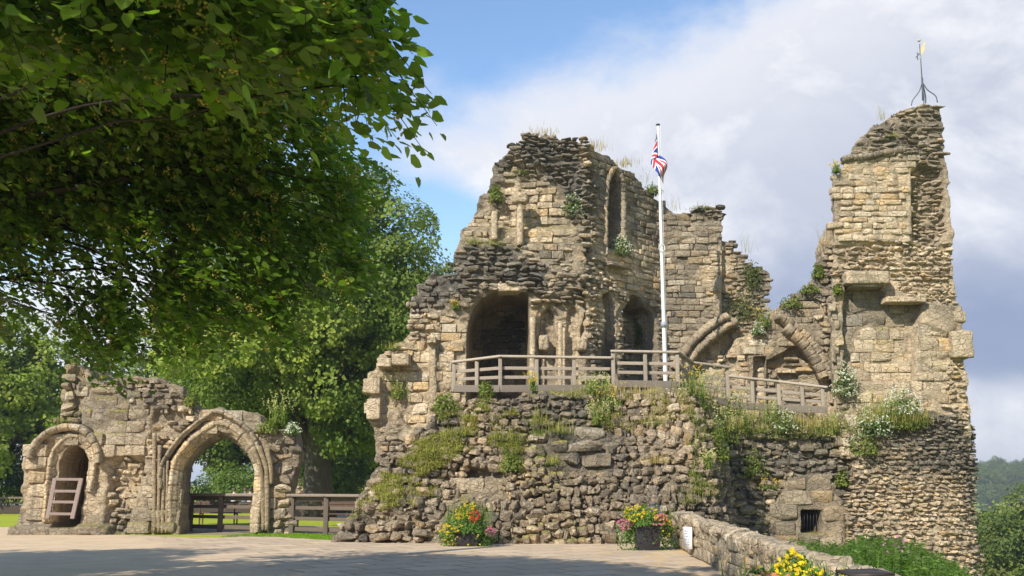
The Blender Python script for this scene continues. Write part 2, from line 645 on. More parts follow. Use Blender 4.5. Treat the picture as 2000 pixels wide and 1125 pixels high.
class Wall:
    """a masonry wall: plane frame, traced outline, relief map, stone cladding"""
    def __init__(s, p0, p1, outline, T=1.2, base=None, taper=0.0, seed=1, g0=0.35, raw=()):
        p0, p1 = np.array(p0, float), np.array(p1, float)
        s.o = p0
        s.d = (p1 - p0) / np.linalg.norm(p1 - p0)
        s.n = np.array([s.d[1], -s.d[0]])
        if s.n[1] > 0:
            s.n = -s.n
        s.base = base or (lambda u, z: 0 * u)
        s.T = T
        s.taper = taper
        s.seed = seed
        s.g0 = g0
        s.out = [s.uz(*p) for p in outline]
        s.patches = []
        s.zones = []
        s.weather = []
        s.holes = []

    def uz(s, px, py, w=None):
        d = ray(px, py)
        C = np.array([0, 0])
        W = 0.0 if w is None else w
        for it in range(1 if w is not None else 6):
            t = ((s.o + W * s.n - C) @ s.n) / (d[:2] @ s.n)
            P = d * t
            u = (P[:2] - s.o) @ s.d
            z = EYE + P[2]
            if w is None:
                W = 0.5 * W + 0.5 * float(s.base(np.array(u), np.array(z))) if it else float(s.base(np.array(u), np.array(z)))
        return (u, z)

    def poly(s, pts):
        return [s.uz(*p) for p in pts]

    def world(s, u, w, z):
        u, w, z = np.asarray(u), np.asarray(w), np.asarray(z)
        return np.stack([s.o[0] + u * s.d[0] + w * s.n[0], s.o[1] + u * s.d[1] + w * s.n[1], z], -1)

    def patch(s, pts, off, blur=0.08):
        s.patches.append((s.poly(pts), off, blur))

    def hole(s, pts, depth):
        p = s.poly(pts)
        s.holes.append((p, depth > 3.6))
        s.patches.append((p, -depth, 0.03))

    def front(s, u, z):
        f = s.base(u, z) + 0.0 * u
        f = f + 0.05 * fbm(u * 0.6, z * 0.6, 0 * u, s.seed, 2)
        for poly, off, blur in s.patches:
            sd = sdpoly(poly, u, z)
            f = f + off * (1 - sstep(sd, -blur, blur))
        return f

    def gval(s, u, z):
        g = s.g0 + 0.30 * fbm(u * 0.55, z * 0.45, 0 * u, s.seed + 5, 3) + 0.16 * fbm(u * 2.6, z * 0.7, 0 * u, s.seed + 9, 2)
        for poly, val, blur in s.weather:
            sd = sdpoly(poly, u, z)
            k = 1 - sstep(sd + 0.25 * fbm(u * 1.7, z * 1.7, 0 * u, 77, 2), -blur, blur)
            g = g * (1 - k) + (val + 0.45 * (g - s.g0)) * k
        return g

    def weath(s, pts, val, blur=0.4):
        s.weather.append((s.poly(pts), val, blur))

    def zone(s, pts, **st):
        s.zones.append((s.poly(pts) if pts is not None else None, st))

    def core(s, mb, h=0.08, amp=0.07, nsc=2.2, mossy=0.0, shade=0.8, Tfn=None, edge=0.10, inset=0.05):
        P = np.array(s.out)
        pad = 3 * h
        u0, u1 = P[:, 0].min() - 0.5, P[:, 0].max() + 0.5
        z0, z1 = P[:, 1].min() - 0.3, P[:, 1].max() + 0.5
        U = np.arange(u0, u1, h)
        Z = np.arange(z0, z1, h)
        UU, ZZ = np.meshgrid(U, Z, indexing='ij')
        SD = sdpoly(s.out, UU, ZZ)
        SD = SD + edge * fbm(UU * 1.6, ZZ * 1.6, 0 * UU, s.seed + 31, 3)
        FR = s.front(UU, ZZ)
        Tm = Tfn(UU, ZZ) if Tfn else np.full(UU.shape, s.T)
        wmax = min(FR[SD < 0.1].max() + 0.25, 3.0)
        Wv = np.arange(-Tm.max() - pad, wmax + pad, h)
        F = np.empty((len(U), len(Wv), len(Z)), np.float32)
        for j, w in enumerate(Wv):
            a = np.maximum(SD + s.taper * np.maximum(0, -w), w - FR + inset)
            a = np.maximum(a, -Tm - w)
            F[:, j, :] = a
        band = np.nonzero(np.abs(F) < 0.35)
        uu, ww, zz = U[band[0]], Wv[band[1]], Z[band[2]]
        nz = amp * fbm(uu * nsc, ww * nsc, zz * nsc * 1.5, s.seed + 3, 5, 0.6)
        F[band] += nz
        F[0] = F[-1] = 1
        F[:, 0] = F[:, -1] = 1
        F[:, :, 0] = F[:, :, -1] = 1
        V, Q = surface_nets(F, (u0, Wv[0], z0), h)
        # handedness: (u, w, z) has d x n = -up for our frames -> flip
        Wd = s.world(V[:, 0], V[:, 1], V[:, 2])
        det = s.d[0] * s.n[1] - s.d[1] * s.n[0]
        if det < 0:
            Q = Q[:, ::-1]
        g = s.gval(V[:, 0], V[:, 2])
        r = vnoise(V[:, 0] * 1.9, V[:, 1] * 1.9, V[:, 2] * 3.1, s.seed + 50) * 0.5 + 0.5
        r2 = vnoise(V[:, 0] * 1.4, V[:, 1] * 1.4, V[:, 2] * 2.1, s.seed + 51) * 0.5 + 0.5
        C = weather_mix(g, r, r2, r * 0.5 + 0.25) * shade
        if mossy > 0:
            N = vnormals(Wd, Q)
            k = sstep(N[:, 2], 0.45, 0.8) * mossy * sstep(fbm(V[:, 0] * 1.1, V[:, 1] * 1.1, V[:, 2], 91, 2), -0.3, 0.4)
            C = C * (1 - k[:, None]) + MOSS * k[:, None]
        mb.add(Wd, Q, C, False)

    def clad(s, mb, mossy=0.0):
        rs = np.random.RandomState(s.seed * 7 + 3)
        P = np.array(s.out)
        jobs = []
        for zi, (poly, st) in enumerate(s.zones):
            jobs.append((zi, poly, st))
            if st.get('filler'):
                k_ = st['filler']
                jobs.append((zi, poly, dict(st, h=(st['h'][0] * k_, st['h'][1] * k_), w=(st['w'][0] * k_, st['w'][1] * k_), prot=(-0.06, st['prot'][1] * 0.45), miss=0.25, jit=0.3)))
        for zi, poly, st in jobs:
            PP = np.array(poly) if poly is not None else P
            u0, u1, z0, z1 = PP[:, 0].min(), PP[:, 0].max(), PP[:, 1].min(), PP[:, 1].max()
            hl, hh = st['h']
            wl, wh = st['w']
            us, zs, sw, sh = [], [], [], []
            z = z0 + rs.uniform(0, hl)
            while z < z1:
                h = rs.uniform(hl, hh)
                u = u0 - rs.uniform(0, wh)
                while u < u1:
                    w = rs.uniform(wl, wh) if rs.rand() > 0.12 else rs.uniform(wl * 0.5, wl)
                    us.append(u + w / 2)
                    zs.append(z + h / 2)
                    sw.append(w)
                    sh.append(h)
                    u += w
                z += h
            us, zs, sw, sh = map(np.array, (us, zs, sw, sh))
            wob = st.get('wob', 0.03)
            zs = zs + wob * fbm(us * 0.5, zs * 0.8, 0 * us, s.seed + 60 + zi, 2)
            jit = st.get('jit', 0.0)
            n = len(us)
            us = us + rs.uniform(-1, 1, n) * jit * sw
            zs = zs + rs.uniform(-1, 1, n) * jit * sh
            so = sdpoly(s.out, us, zs)
            keep = so < st.get('over', -0.03) + rs.uniform(-0.05, 0.03, n)
            if poly is not None:
                keep &= sdpoly(poly, us, zs) < rs.uniform(-0.06, 0.06, n)
            for pl2, st2 in s.zones[zi + 1:]:
                keep &= sdpoly(pl2, us, zs) > 0
            keep &= rs.rand(n) > st.get('miss', 0.0)
            us, zs, sw, sh = us[keep], zs[keep], sw[keep], sh[keep]
            if len(us) == 0:
                continue
            # relief at centre and corners; drop stones that straddle a step
            f0 = s.front(us, zs)
            fs = np.stack([f0] + [s.front(us + a * sw * 0.45, zs + b * sh * 0.45) for a, b in ((-1, -1), (1, -1), (1, 1), (-1, 1))])
            f1 = fs - np.stack([s.base(us, zs)] + [s.base(us + a * sw * 0.45, zs + b * sh * 0.45) for a, b in ((-1, -1), (1, -1), (1, 1), (-1, 1))])
            ok = (f1.max(0) - f1.min(0)) < st.get('step', 0.22)
            slope = np.clip((fs[2] + fs[3] - fs[1] - fs[4]) / (1.8 * sw), -1.6, 1.6)
            hb = s.holes
            for hp, hd in hb:
                sdh = sdpoly(hp, us, zs)
                if not st.get('inhole', False):
                    ok &= (sdh > 0.42 * np.minimum(sw, sh)) | ((sdh < -0.3) & (not hd))
            us, zs, sw, sh, f0, slope = us[ok], zs[ok], sw[ok], sh[ok], fs.mean(0)[ok], slope[ok]
            n = len(us)
            if n == 0:
                continue
            kind = st.get('kind', 'ashlar')
            TT, FF = {'ashlar': (T_ASH, F_ASH), 'rubble': (T_RUB, F_RUB), 'block': (T_BLK, F_BLK), 'cobble': (T_COB, F_COB)}[kind]
            ti = rs.randint(len(TT), size=n)
            V = TT[ti].copy()
            fl = rs.choice([-1.0, 1.0], size=(n, 1, 2))
            flip = (fl[:, 0, 0] * fl[:, 0, 1]) < 0
            V[:, :, 0:1] *= fl[:, :, 0:1]
            V[:, :, 2:3] *= fl[:, :, 1:2]
            gap = st.get('gap', 0.02)
            dep = st.get('depth', 0.15)
            dd = dep * rs.uniform(0.8, 1.25, n)
            pr = rs.uniform(*st.get('prot', (0.0, 0.05)), n)
            if kind == 'ashlar':
                pr = pr - st.get('erode', 0.075) * np.clip(fbm(us * 0.55, zs * 0.75, 0 * us, s.seed + 88, 3) + 0.05, 0, 1)
            hs = np.stack([np.maximum(sw - gap, 0.04) / 2, dd, np.maximum(sh - gap, 0.03) / 2], 1)
            V = V * hs[:, None, :]
            rot = rs.normal(size=n) * st.get('rot', 0.015)
            ca, sa = np.cos(rot)[:, None], np.sin(rot)[:, None]
            V = np.stack([V[:, :, 0] * ca - V[:, :, 2] * sa, V[:, :, 1], V[:, :, 0] * sa + V[:, :, 2] * ca], 2)
            yaw = rs.normal(size=n) * st.get('yaw', 0.02) + np.arctan(slope)
            ca, sa = np.cos(yaw)[:, None], np.sin(yaw)[:, None]
            V = np.stack([V[:, :, 0] * ca - V[:, :, 1] * sa, V[:, :, 0] * sa + V[:, :, 1] * ca, V[:, :, 2]], 2)
            V[:, :, 0] += us[:, None]
            V[:, :, 2] += zs[:, None]
            V[:, :, 1] += (f0 + pr - dd)[:, None]
            k = V.shape[1]
            W = s.world(V[:, :, 0], V[:, :, 1], V[:, :, 2]).reshape(-1, 3)
            fc = FF[None] + (np.arange(n) * k)[:, None, None]
            det = s.d[0] * s.n[1] - s.d[1] * s.n[0]
            rev = flip ^ (det < 0)
            fc = np.where(rev[:, None, None], fc[:, :, ::-1], fc).reshape(-1, 4)
            g = s.gval(us, zs) + st.get('g', 0.0) + rs.normal(size=n) * 0.10
            C = weather_mix(g, rs.rand(n), rs.rand(n), 0.5 + (rs.rand(n) - 0.5) * st.get('vary', 0.6 if kind == 'ashlar' else 1.0))
            if 'tint' in st:
                C = C * np.array(st['tint'])[None]
            Cv = np.repeat(C[:, None], k, 1)
            ms = st.get('moss', mossy)
            if ms > 0:
                # moss sits on upward facing parts of the stones
                up = sstep(V[:, :, 2] - zs[:, None], 0.1 * sh[:, None], 0.42 * sh[:, None])
                mk = sstep(fbm(us * 0.45, zs * 0.45, 0 * us, s.seed + 70, 2) + ms - 0.5, 0, 0.5)[:, None] * up
                mc = MOSS[None, None] * rs.uniform(0.7, 1.5, (n, 1, 1))
                Cv = Cv * (1 - 0.8 * mk[:, :, None]) + mc * 0.8 * mk[:, :, None]
            mb.add(W, fc, Cv.reshape(-1, 3), kind == 'ashlar')


def vnormals(V, Q):
    n = np.cross(V[Q[:, 2]] - V[Q[:, 0]], V[Q[:, 3]] - V[Q[:, 1]])
    N = np.zeros_like(V)
    for i in range(4):
        np.add.at(N, Q[:, i], n)
    return N / (np.linalg.norm(N, axis=1, keepdims=True) + 1e-12)


def smooth_path(pts, n):
    """Catmull-Rom resample"""
    p = np.asarray(pts, float)
    q = np.concatenate([[2 * p[0] - p[1]], p, [2 * p[-1] - p[-2]]])
    out = []
    m = len(p) - 1
    for t in np.linspace(0, m - 1e-6, n):
        i = int(t)
        f = t - i
        a, b, c, d = q[i:i + 4]
        out.append(0.5 * ((2 * b) + (c - a) * f + (2 * a - 5 * b + 4 * c - d) * f * f + (3 * b - a - 3 * c + d) * f ** 3))
    return np.array(out)


def sweep(mb, wall, pxs, prof, w0=None, n=40, colour=None, seed=0, rough=0.012, block=0.35):
    """sweep a closed profile [(r, w)] along an in-plane polyline (r outward-left of travel)"""
    n = int(n * 4)
    P = smooth_path([wall.uz(*p) for p in pxs], n)
    T = np.gradient(P, axis=0)
    T /= np.linalg.norm(T, axis=1, keepdims=True)
    Nn = np.stack([-T[:, 1], T[:, 0]], 1)
    prof = np.array(prof, float)
    k = len(prof)
    fw = wall.front(P[:, 0], P[:, 1]) if w0 is None else np.full(n, w0)
    V = np.zeros((n, k, 3))
    L = np.concatenate([[0], np.cumsum(np.linalg.norm(np.diff(P, axis=0), axis=1))])
    V[:, :, 0] = P[:, 0:1] + Nn[:, 0:1] * prof[None, :, 0]
    V[:, :, 2] = P[:, 1:2] + Nn[:, 1:2] * prof[None, :, 0]
    V[:, :, 1] = fw[:, None] + prof[None, :, 1]
    V += rough * np.stack([fbm(V[:, :, 0] * 5, V[:, :, 2] * 5, V[:, :, 1] * 5 + 7 * q, seed + q, 3) for q in range(3)], 2)
    V += 0.022 * np.stack([fbm(V[:, :, 0] * 1.7, V[:, :, 2] * 1.7, V[:, :, 1] * 1.7 + 7 * q, seed + 40 + q, 2) for q in range(3)], 2)
    wide = L + 0.12 * _hash(np.floor(L / block).astype(np.int64), np.zeros(n, np.int64), np.zeros(n, np.int64), seed)
    jd = np.abs((L / block) - np.round(L / block)) * block
    jt = np.exp(-(jd / 0.022) ** 2)
    V[:, :, 1] -= 0.045 * jt[:, None]
    cen = V.mean(1, keepdims=True)
    bsc = 1 + 0.05 * (_hash(np.floor(L / block).astype(np.int64), np.zeros(n, np.int64) + 3, np.zeros(n, np.int64), seed) - 0.5)
    V = cen + (V - cen) * (bsc * (1 - 0.06 * jt))[:, None, None]
    W = wall.world(V[..., 0], V[..., 1], V[..., 2]).reshape(-1, 3)
    F = [(i * k + j, i * k + (j + 1) % k, (i + 1) * k + (j + 1) % k, (i + 1) * k + j) for i in range(n - 1) for j in range(k)]
    F += [(0, j + 1, j, -1) for j in range(1, k - 1)]
    b = (n - 1) * k
    F += [(b, b + j, b + j + 1, -1) for j in range(1, k - 1)]
    bl = np.floor(L / block)
    rr = _hash(bl.astype(np.int64), bl.astype(np.int64) * 0, bl.astype(np.int64) * 0, seed + 5)
    g = wall.gval(P[:, 0], P[:, 1]) if colour is None else np.full(n, colour)
    C = weather_mix(g, rr, rr[::-1], rr)
    C = np.repeat(C[:, None], k, 1).reshape(-1, 3)
    mb.add(W, np.array(F), C)


def block_at(mb, wall, a, b, w0, w1, g=0.4, seed=0, res=5, rnd=0.12, amp=0.05):
    """a dressed block spanning pixel corners a (top-left) to b (bottom-right), from w0 to w1"""
    ua, za = wall.uz(*a)
    ub, zb = wall.uz(*b)
    rs = np.random.RandomState(seed + 100)
    V, F = rbox(8, rnd)
    o = rs.uniform(0, 50)
    V = V + amp * np.stack([fbm(V[:, 0] * 2 + o + 5 * q, V[:, 1] * 2, V[:, 2] * 2, seed + q, 3) for q in range(3)], 1)
    hu, hz, hw = abs(ub - ua) / 2, abs(za - zb) / 2, (w1 - w0) / 2
    V = V * np.array([hu, hw, hz]) + np.array([(ua + ub) / 2, (w0 + w1) / 2, (za + zb) / 2])
    W = wall.world(V[:, 0], V[:, 1], V[:, 2])
    det = wall.d[0] * wall.n[1] - wall.d[1] * wall.n[0]
    r = rs.rand(3)
    C = weather_mix(np.full(len(V), g) + 0.15 * fbm(V[:, 0] * 3, V[:, 1] * 3, V[:, 2] * 3, seed, 2),
                    np.full(len(V), r[0] * 0.7), np.full(len(V), r[1] * 0.8), np.full(len(V), 0.3 + 0.5 * r[2]))
    mb.add(W, F[:, ::-1] if det < 0 else F, C)

ASH = dict(kind='ashlar', h=(0.21, 0.27), w=(0.30, 0.62), gap=0.024, depth=0.14, prot=(0.0, 0.035))
BIG = dict(kind='ashlar', h=(0.32, 0.46), w=(0.45, 0.85), gap=0.022, depth=0.16, prot=(0.0, 0.03))
RUB = dict(kind='rubble', h=(0.10, 0.21), w=(0.16, 0.46), gap=0.02, depth=0.17, prot=(0.02, 0.13), rot=0.11, yaw=0.15, jit=0.17, wob=0.05)
ROUGH = dict(kind='block', h=(0.14, 0.22), w=(0.22, 0.48), gap=0.02, depth=0.15, prot=(0.0, 0.09), rot=0.04, yaw=0.08, jit=0.05, wob=0.06)

# =================================================================== SETTING: ground
def terrain_z(x, y):
    z = 0 * x
    # lower ground in the ditch right of the parapet, and the valley beyond
    ditch = sstep(x - 0.013 * (y - 9) , 4.3, 5.6) * (1 - sstep(y, 29, 34) * (1 - sstep(x, 9, 12)))
    z = z - 1.7 * ditch
    fall = sstep(x, 14.5, 21) * sstep(y, 5, 30)
    z = z - 16.0 * fall
    far = sstep(y, 95, 260)
    z = z - 12 * far * (1 - sstep(x, -40, 40)) * 0.0
    z = z - 14 * sstep(y, 44, 90) * sstep(x, 2, 30) * (1 - fall)
    z = z + 3.4 * sstep(y, 36.2, 37.2) * (1 - sstep(y, 40, 46)) * sstep(x, 1, 4) * (1 - sstep(x, 16, 22))
    hill = sstep(y, 330, 620) * sstep(x, -60, 120)
    z = z + hill * (13 + 3 * vnoise(x * 0.004, y * 0.004, 0 * x, 4))
    z = z + (1 - sstep(-y, -60, -40)) * 0.0
    return z


def make_ground():
    def axis(lim, near, step, grow):
        a = list(np.arange(-near, near + 1e-6, step))
        s = step
        p, n = near, -near
        while p < lim:
            s *= grow
            p += s
            n -= s
            a.append(p)
            a.insert(0, n)
        return np.array(a)
    xs = axis(1800, 24, 0.6, 1.18)
    ys = axis(1800, 60, 0.6, 1.16) + 20
    X, Y = np.meshgrid(xs, ys, indexing='ij')
    Z = terrain_z(X, Y)
    nx, ny = X.shape
    V = np.stack([X, Y, Z], 2).reshape(-1, 3)
    i, j = np.meshgrid(np.arange(nx - 1), np.arange(ny - 1), indexing='ij')
    a = (i * ny + j).ravel()
    F = np.stack([a, a + ny, a + ny + 1, a + 1], 1)
    m, g, p, out = base_mat('grass_ground')
    P = pos(g)
    n = g.noise(P, 0.35, 6, 0.6)
    f = g.noise(P, 9.0, 4, 0.6)
    c = g.mix(g.maprange(n, 0.35, 0.65, 0, 1), (0.26, 0.315, 0.026), (0.33, 0.37, 0.036))
    c = g.mix(g.maprange(f, 0.4, 0.7, 0, 0.5), c, (0.40, 0.42, 0.06))
    g.l.new(c, p.inputs['Base Color'])
    p.inputs['Roughness'].default_value = 0.9
    p.inputs['Specular IOR Level'].default_value = 0.1
    b = g.add('ShaderNodeBump')
    b.inputs['Strength'].default_value = 0.5
    b.inputs['Distance'].default_value = 0.05
    g.l.new(g.noise(P, 25, 3, 0.6), b.inputs['Height'])
    g.l.new(b.outputs[0], p.inputs['Normal'])
    mb = MB()
    mb.add(V, F)
    tag(mb.build('ground', m), kind='structure')


def sheet(name, pts, z, mat, kind='structure', step=None):
    """flat polygonal sheet"""
    me = bpy.data.meshes.new(name)
    me.from_pydata([(x, y, z) for x, y in pts], [], [list(range(len(pts)))])
    me.materials.append(mat)
    o = bpy.data.objects.new(name, me)
    COL.objects.link(o)
    tag(o, kind=kind)
    return o


def make_pavement():
    m, g, p, out = base_mat('pavement')
    P = pos(g)
    sp = g.add('ShaderNodeSeparateXYZ')
    g.l.new(P, sp.inputs[0])
    # fine asphalt and gravel
    n1 = g.noise(P, 40, 3, 0.6)
    n2 = g.noise(P, 1.3, 6, 0.6)
    n3 = g.noise(P, 6.0, 5, 0.65)
    tar = g.mix(g.maprange(n1, 0.35, 0.65, 0, 1), (0.53, 0.395, 0.25), (0.62, 0.472, 0.305))
    tar = g.mix(g.maprange(n2, 0.4, 0.66, 0, 0.55), tar, (0.43, 0.325, 0.21))
    # flagstones, laid skew
    mp = g.add('ShaderNodeMapping')
    mp.inputs['Rotation'].default_value = (0, 0, R(-34))
    g.l.new(P, mp.inputs['Vector'])
    wob = g.add('ShaderNodeVectorMath', operation='ADD')
    g.l.new(mp.outputs[0], wob.inputs[0])
    nz = g.add('ShaderNodeTexNoise')
    nz.inputs['Scale'].default_value = 1.6
    g.l.new(P, nz.inputs['Vector'])
    sc = g.add('ShaderNodeVectorMath', operation='SCALE')
    g.l.new(nz.outputs['Color'], sc.inputs[0])
    sc.inputs['Scale'].default_value = 0.10
    g.l.new(sc.outputs[0], wob.inputs[1])
    br = g.add('ShaderNodeTexBrick')
    g.l.new(wob.outputs[0], br.inputs['Vector'])
    br.inputs['Scale'].default_value = 1.0
    br.inputs['Brick Width'].default_value = 1.25
    br.inputs['Row Height'].default_value = 0.85
    br.inputs['Mortar Size'].default_value = 0.045
    br.inputs['Mortar Smooth'].default_value = 0.4
    br.inputs['Color1'].default_value = (0.47, 0.352, 0.225, 1)
    br.inputs['Color2'].default_value = (0.61, 0.462, 0.295, 1)
    br.inputs['Mortar'].default_value = (0.27, 0.205, 0.13, 1)
    fl = g.mix(g.maprange(n3, 0.35, 0.7, 0, 0.55), br.outputs['Color'], (0.30, 0.25, 0.21))
    fl = g.mix(g.maprange(n1, 0.4, 0.7, 0, 0.25), fl, (0.50, 0.43, 0.36))
    # yellow petals swept into the joints
    pm = g.math('MULTIPLY', br.outputs['Fac'], g.maprange(g.noise(P, 1.1, 5, 0.6), 0.47, 0.56, 0, 1))
    pm = g.math('MULTIPLY', pm, g.maprange(sp.outputs[0], 0.5, 2.4, 0.15, 1))
    speck = g.maprange(g.noise(P, 5.0, 4, 0.75), 0.66, 0.70, 0, 0.8)
    speck = g.math('MULTIPLY', speck, g.maprange(sp.outputs[0], 0.0, 2.2, 0.0, 1))
    fl = g.mix(g.math('MAXIMUM', pm, speck), fl, (0.62, 0.38, 0.05))
    area = g.math('ADD', sp.outputs[0], g.math('MULTIPLY', g.math('SUBTRACT', n2, 0.5), 1.5))
    area = g.math('SUBTRACT', area, g.math('MULTIPLY', g.math('SUBTRACT', 21.0, sp.outputs[1]), 0.55))
    k = g.maprange(area, -6.2, -5.0, 0, 1)
    c = g.mix(k, tar, fl)
    g.l.new(c, p.inputs['Base Color'])
    p.inputs['Roughness'].default_value = 0.9
    p.inputs['Specular IOR Level'].default_value = 0.15
    h = g.math('ADD', g.math('MULTIPLY', n1, 0.3), g.math('MULTIPLY', g.math('MULTIPLY', br.outputs['Fac'], k), -0.9))
    h = g.math('ADD', h, g.math('MULTIPLY', n3, 0.6))
    b = g.add('ShaderNodeBump')
    b.inputs['Strength'].default_value = 0.5
    b.inputs['Distance'].default_value = 0.02
    g.l.new(h, b.inputs['Height'])
    g.l.new(b.outputs[0], p.inputs['Normal'])
    pts = [(-60, 2), (3.4, 2), (3.5, 9), (4.25, 26.6), (4.4, 29), (-4.8, 29)]
    # ragged far edge towards the grass strip and the gateway
    for px, py in ((760, 1055), (690, 1056), (620, 1052), (540, 1047), (470, 1046), (420, 1050), (350, 1049), (230, 1045), (60, 1042), (30, 1030), (-120, 1028), (-400, 1028)):
        q = atZ(px, py, 0)
        pts.append((q[0], q[1]))
    pts.append((-60, 36))
    return sheet('pavement', pts, 0.006, m), m


make_ground()
PAVE, M_PAVE = make_pavement()


def earth_mat(name, a, b_, s=3.0):
    m, g, p, out = base_mat(name)
    P = pos(g)
    c = g.mix(g.maprange(g.noise(P, s, 6, 0.65), 0.35, 0.65, 0, 1), a, b_)
    g.l.new(c, p.inputs['Base Color'])
    p.inputs['Roughness'].default_value = 0.95
    b = g.add('ShaderNodeBump')
    b.inputs['Strength'].default_value = 0.5
    b.inputs['Distance'].default_value = 0.03
    g.l.new(g.noise(P, 20, 4, 0.6), b.inputs['Height'])
    g.l.new(b.outputs[0], p.inputs['Normal'])
    return m

M_EARTH = earth_mat('bare_earth', (0.21, 0.16, 0.11), (0.31, 0.25, 0.18))
M_PATH = earth_mat('gravel_path', (0.34, 0.29, 0.23), (0.43, 0.37, 0.30), 6)
# trodden earth path behind the gateway, and the far path round the lawn
sheet('earth_path', [(-18.3, 33.2), (-13.5, 33.6), (-5.2, 32.2), (-4.9, 36.5), (-8, 40.2), (-13, 41.3), (-19, 41.5)], 0.004, M_EARTH)
sheet('gravel_path', [(-70, 70), (-70, 58), (-20, 66), (-12.5, 62), (-9.5, 50), (-4, 45), (3, 45), (3, 72), (-10, 84), (-40, 84)], 0.005, M_PATH)

# =================================================================== RUINED GATEWAY (left)
def make_gateway():
    root = empty('ruined_gateway', (-11.5, 33.5, 0),
                 'low ruined stone gateway wall with a small doorway and a wide pointed arch', 'ruin')
    w = Wall((-18, 33.0), (-5, 33.0), [
        (28, 1050), (30, 1028), (40, 1000), (40, 975), (36, 960), (44, 940), (42, 905), (62, 888), (72, 868), (95, 845), (108, 835),
        (106, 812), (112, 780), (108, 758), (117, 745), (119, 714), (150, 713), (170, 722), (182, 735), (205, 737), (240, 733), (270, 738), (310, 745),
        (340, 757), (360, 775), (376, 803), (400, 799), (430, 797), (470, 806), (500, 812), (520, 835), (550, 838), (574, 845),
        (584, 870), (583, 900), (572, 930), (566, 960), (568, 1000), (571, 1050)], T=1.0, seed=11, g0=0.30)
    arch = [(354, 1060), (352, 1000), (355, 960), (350, 925), (358, 899), (381, 874), (408, 857), (431, 849), (456, 860), (478, 878),
            (492, 900), (499, 925), (497, 960), (490, 1000), (489, 1060)]
    door = [(106, 1028), (110, 960), (117, 925), (120, 900), (129, 882), (145, 869), (161, 879), (171, 900), (169, 925), (163, 960), (157, 1000), (152, 1028)]
    # relief
    w.patch([(20, 1060), (20, 880), (100, 835), (215, 845), (215, 1060)], 0.14)
    w.patch([(20, 1060), (20, 1026), (218, 1026), (218, 1060)], 0.34, 0.06)
    w.patch([(100, 845), (100, 700), (165, 715), (160, 760), (152, 835)], -0.28, 0.12)
    w.patch([(205, 1030), (215, 930), (212, 905), (240, 890), (278, 900), (280, 930), (262, 975), (250, 1010), (245, 1050)], -0.26, 0.10)
    w.patch([(290, 860), (300, 800), (375, 800), (375, 850), (330, 905), (318, 905)], -0.16, 0.10)
    w.patch([(495, 1060), (520, 960), (535, 930), (530, 860), (600, 830), (600, 1060)], -0.08, 0.10)
    w.patch([(255, 1060), (262, 1000), (300, 1000), (352, 1000), (356, 1060)], 0.10, 0.15)
    w.hole(arch, 4.0)
    w.hole(door, 3.4)
    # weathering
    w.weath([(150, 720), (390, 740), (380, 800), (300, 830), (200, 850), (150, 840)], 0.62)
    w.weath([(100, 700), (160, 700), (160, 840), (100, 840)], 0.45)
    w.weath([(40, 880), (215, 850), (215, 1020), (40, 1020)], -0.05)
    w.weath([(280, 900), (330, 880), (350, 1050), (280, 1050)], 0.55)
    w.weath([(20, 1005), (600, 1005), (600, 1060), (20, 1060)], 0.55, 0.25)
    w.weath([(380, 795), (590, 830), (590, 870), (520, 860), (380, 815)], 0.6)
    # cladding
    w.zone(None, **dict(BIG, h=(0.28, 0.42), miss=0.04, prot=(-0.02, 0.05), step=0.3))
    w.zone([(20, 1060), (20, 880), (90, 850), (215, 880), (215, 1060)], **dict(BIG, h=(0.36, 0.44), w=(0.5, 0.95), prot=(0.0, 0.06), rnd=1, step=0.3))
    w.zone([(90, 850), (98, 700), (175, 715), (160, 760), (152, 840)], **dict(RUB, h=(0.2, 0.34), w=(0.25, 0.6), prot=(0.05, 0.22), over=0.06))
    w.zone([(150, 740), (310, 745), (360, 775), (380, 800), (370, 815), (300, 800), (200, 760)], **dict(ROUGH, over=0.05, miss=0.25))
    w.zone([(205, 1035), (215, 930), (240, 890), (278, 900), (262, 975), (250, 1010), (245, 1050)], **dict(RUB, h=(0.16, 0.24), w=(0.22, 0.38), step=0.5))
    w.zone([(290, 900), (300, 800), (378, 800), (375, 850), (330, 905)], **dict(ROUGH, miss=0.3, prot=(0, 0.14)))
    w.zone([(510, 870), (540, 830), (600, 830), (600, 1060), (535, 1060), (545, 960), (525, 900)], **dict(RUB, h=(0.2, 0.36), w=(0.28, 0.55), prot=(0, 0.16), over=0.02, miss=0.12))
    mb = MB()
    Tf = lambda U, Z: np.where(U < w.uz(225, 950)[0], 4.2, 1.0)
    w.core(mb, 0.05, 0.05, 2.4, 0.5, 0.85, Tf, inset=0.09)
    w.clad(mb, 0.25)
    mb.build('wall', M_STONE, root)
    # moulded orders of the wide arch: hood, main ring, inner chamfer
    A0 = [(318, 955), (316, 925), (326, 895), (348, 862), (376, 834), (402, 816), (427, 806), (452, 815), (478, 833), (498, 858), (512, 888), (520, 912)]
    mb = MB()
    sweep(mb, w, A0, [(-0.07, -0.2), (-0.07, 0.08), (-0.03, 0.09), (-0.02, 0.18), (0.05, 0.19), (0.08, 0.10), (0.08, -0.2)], w0=0.02, n=60, colour=0.45, seed=3)
    mb.build('hood_mould', M_STONE, root)
    A1 = [(335, 1040), (334, 985), (336, 945), (340, 915), (352, 888), (376, 860), (404, 838), (430, 828), (458, 839), (482, 862), (500, 890), (509, 920), (508, 960), (503, 1000), (502, 1040)]
    mb = MB()
    sweep(mb, w, A1, [(-0.24, -0.5), (-0.24, -0.14), (-0.15, -0.12), (-0.13, -0.02), (-0.04, 0.0), (-0.03, 0.05), (0.08, 0.06), (0.09, 0.0), (0.15, -0.02), (0.15, -0.5)], w0=0.05, n=80, colour=0.12, seed=4, block=0.5)
    mb.build('arch_ring', M_STONE, root)
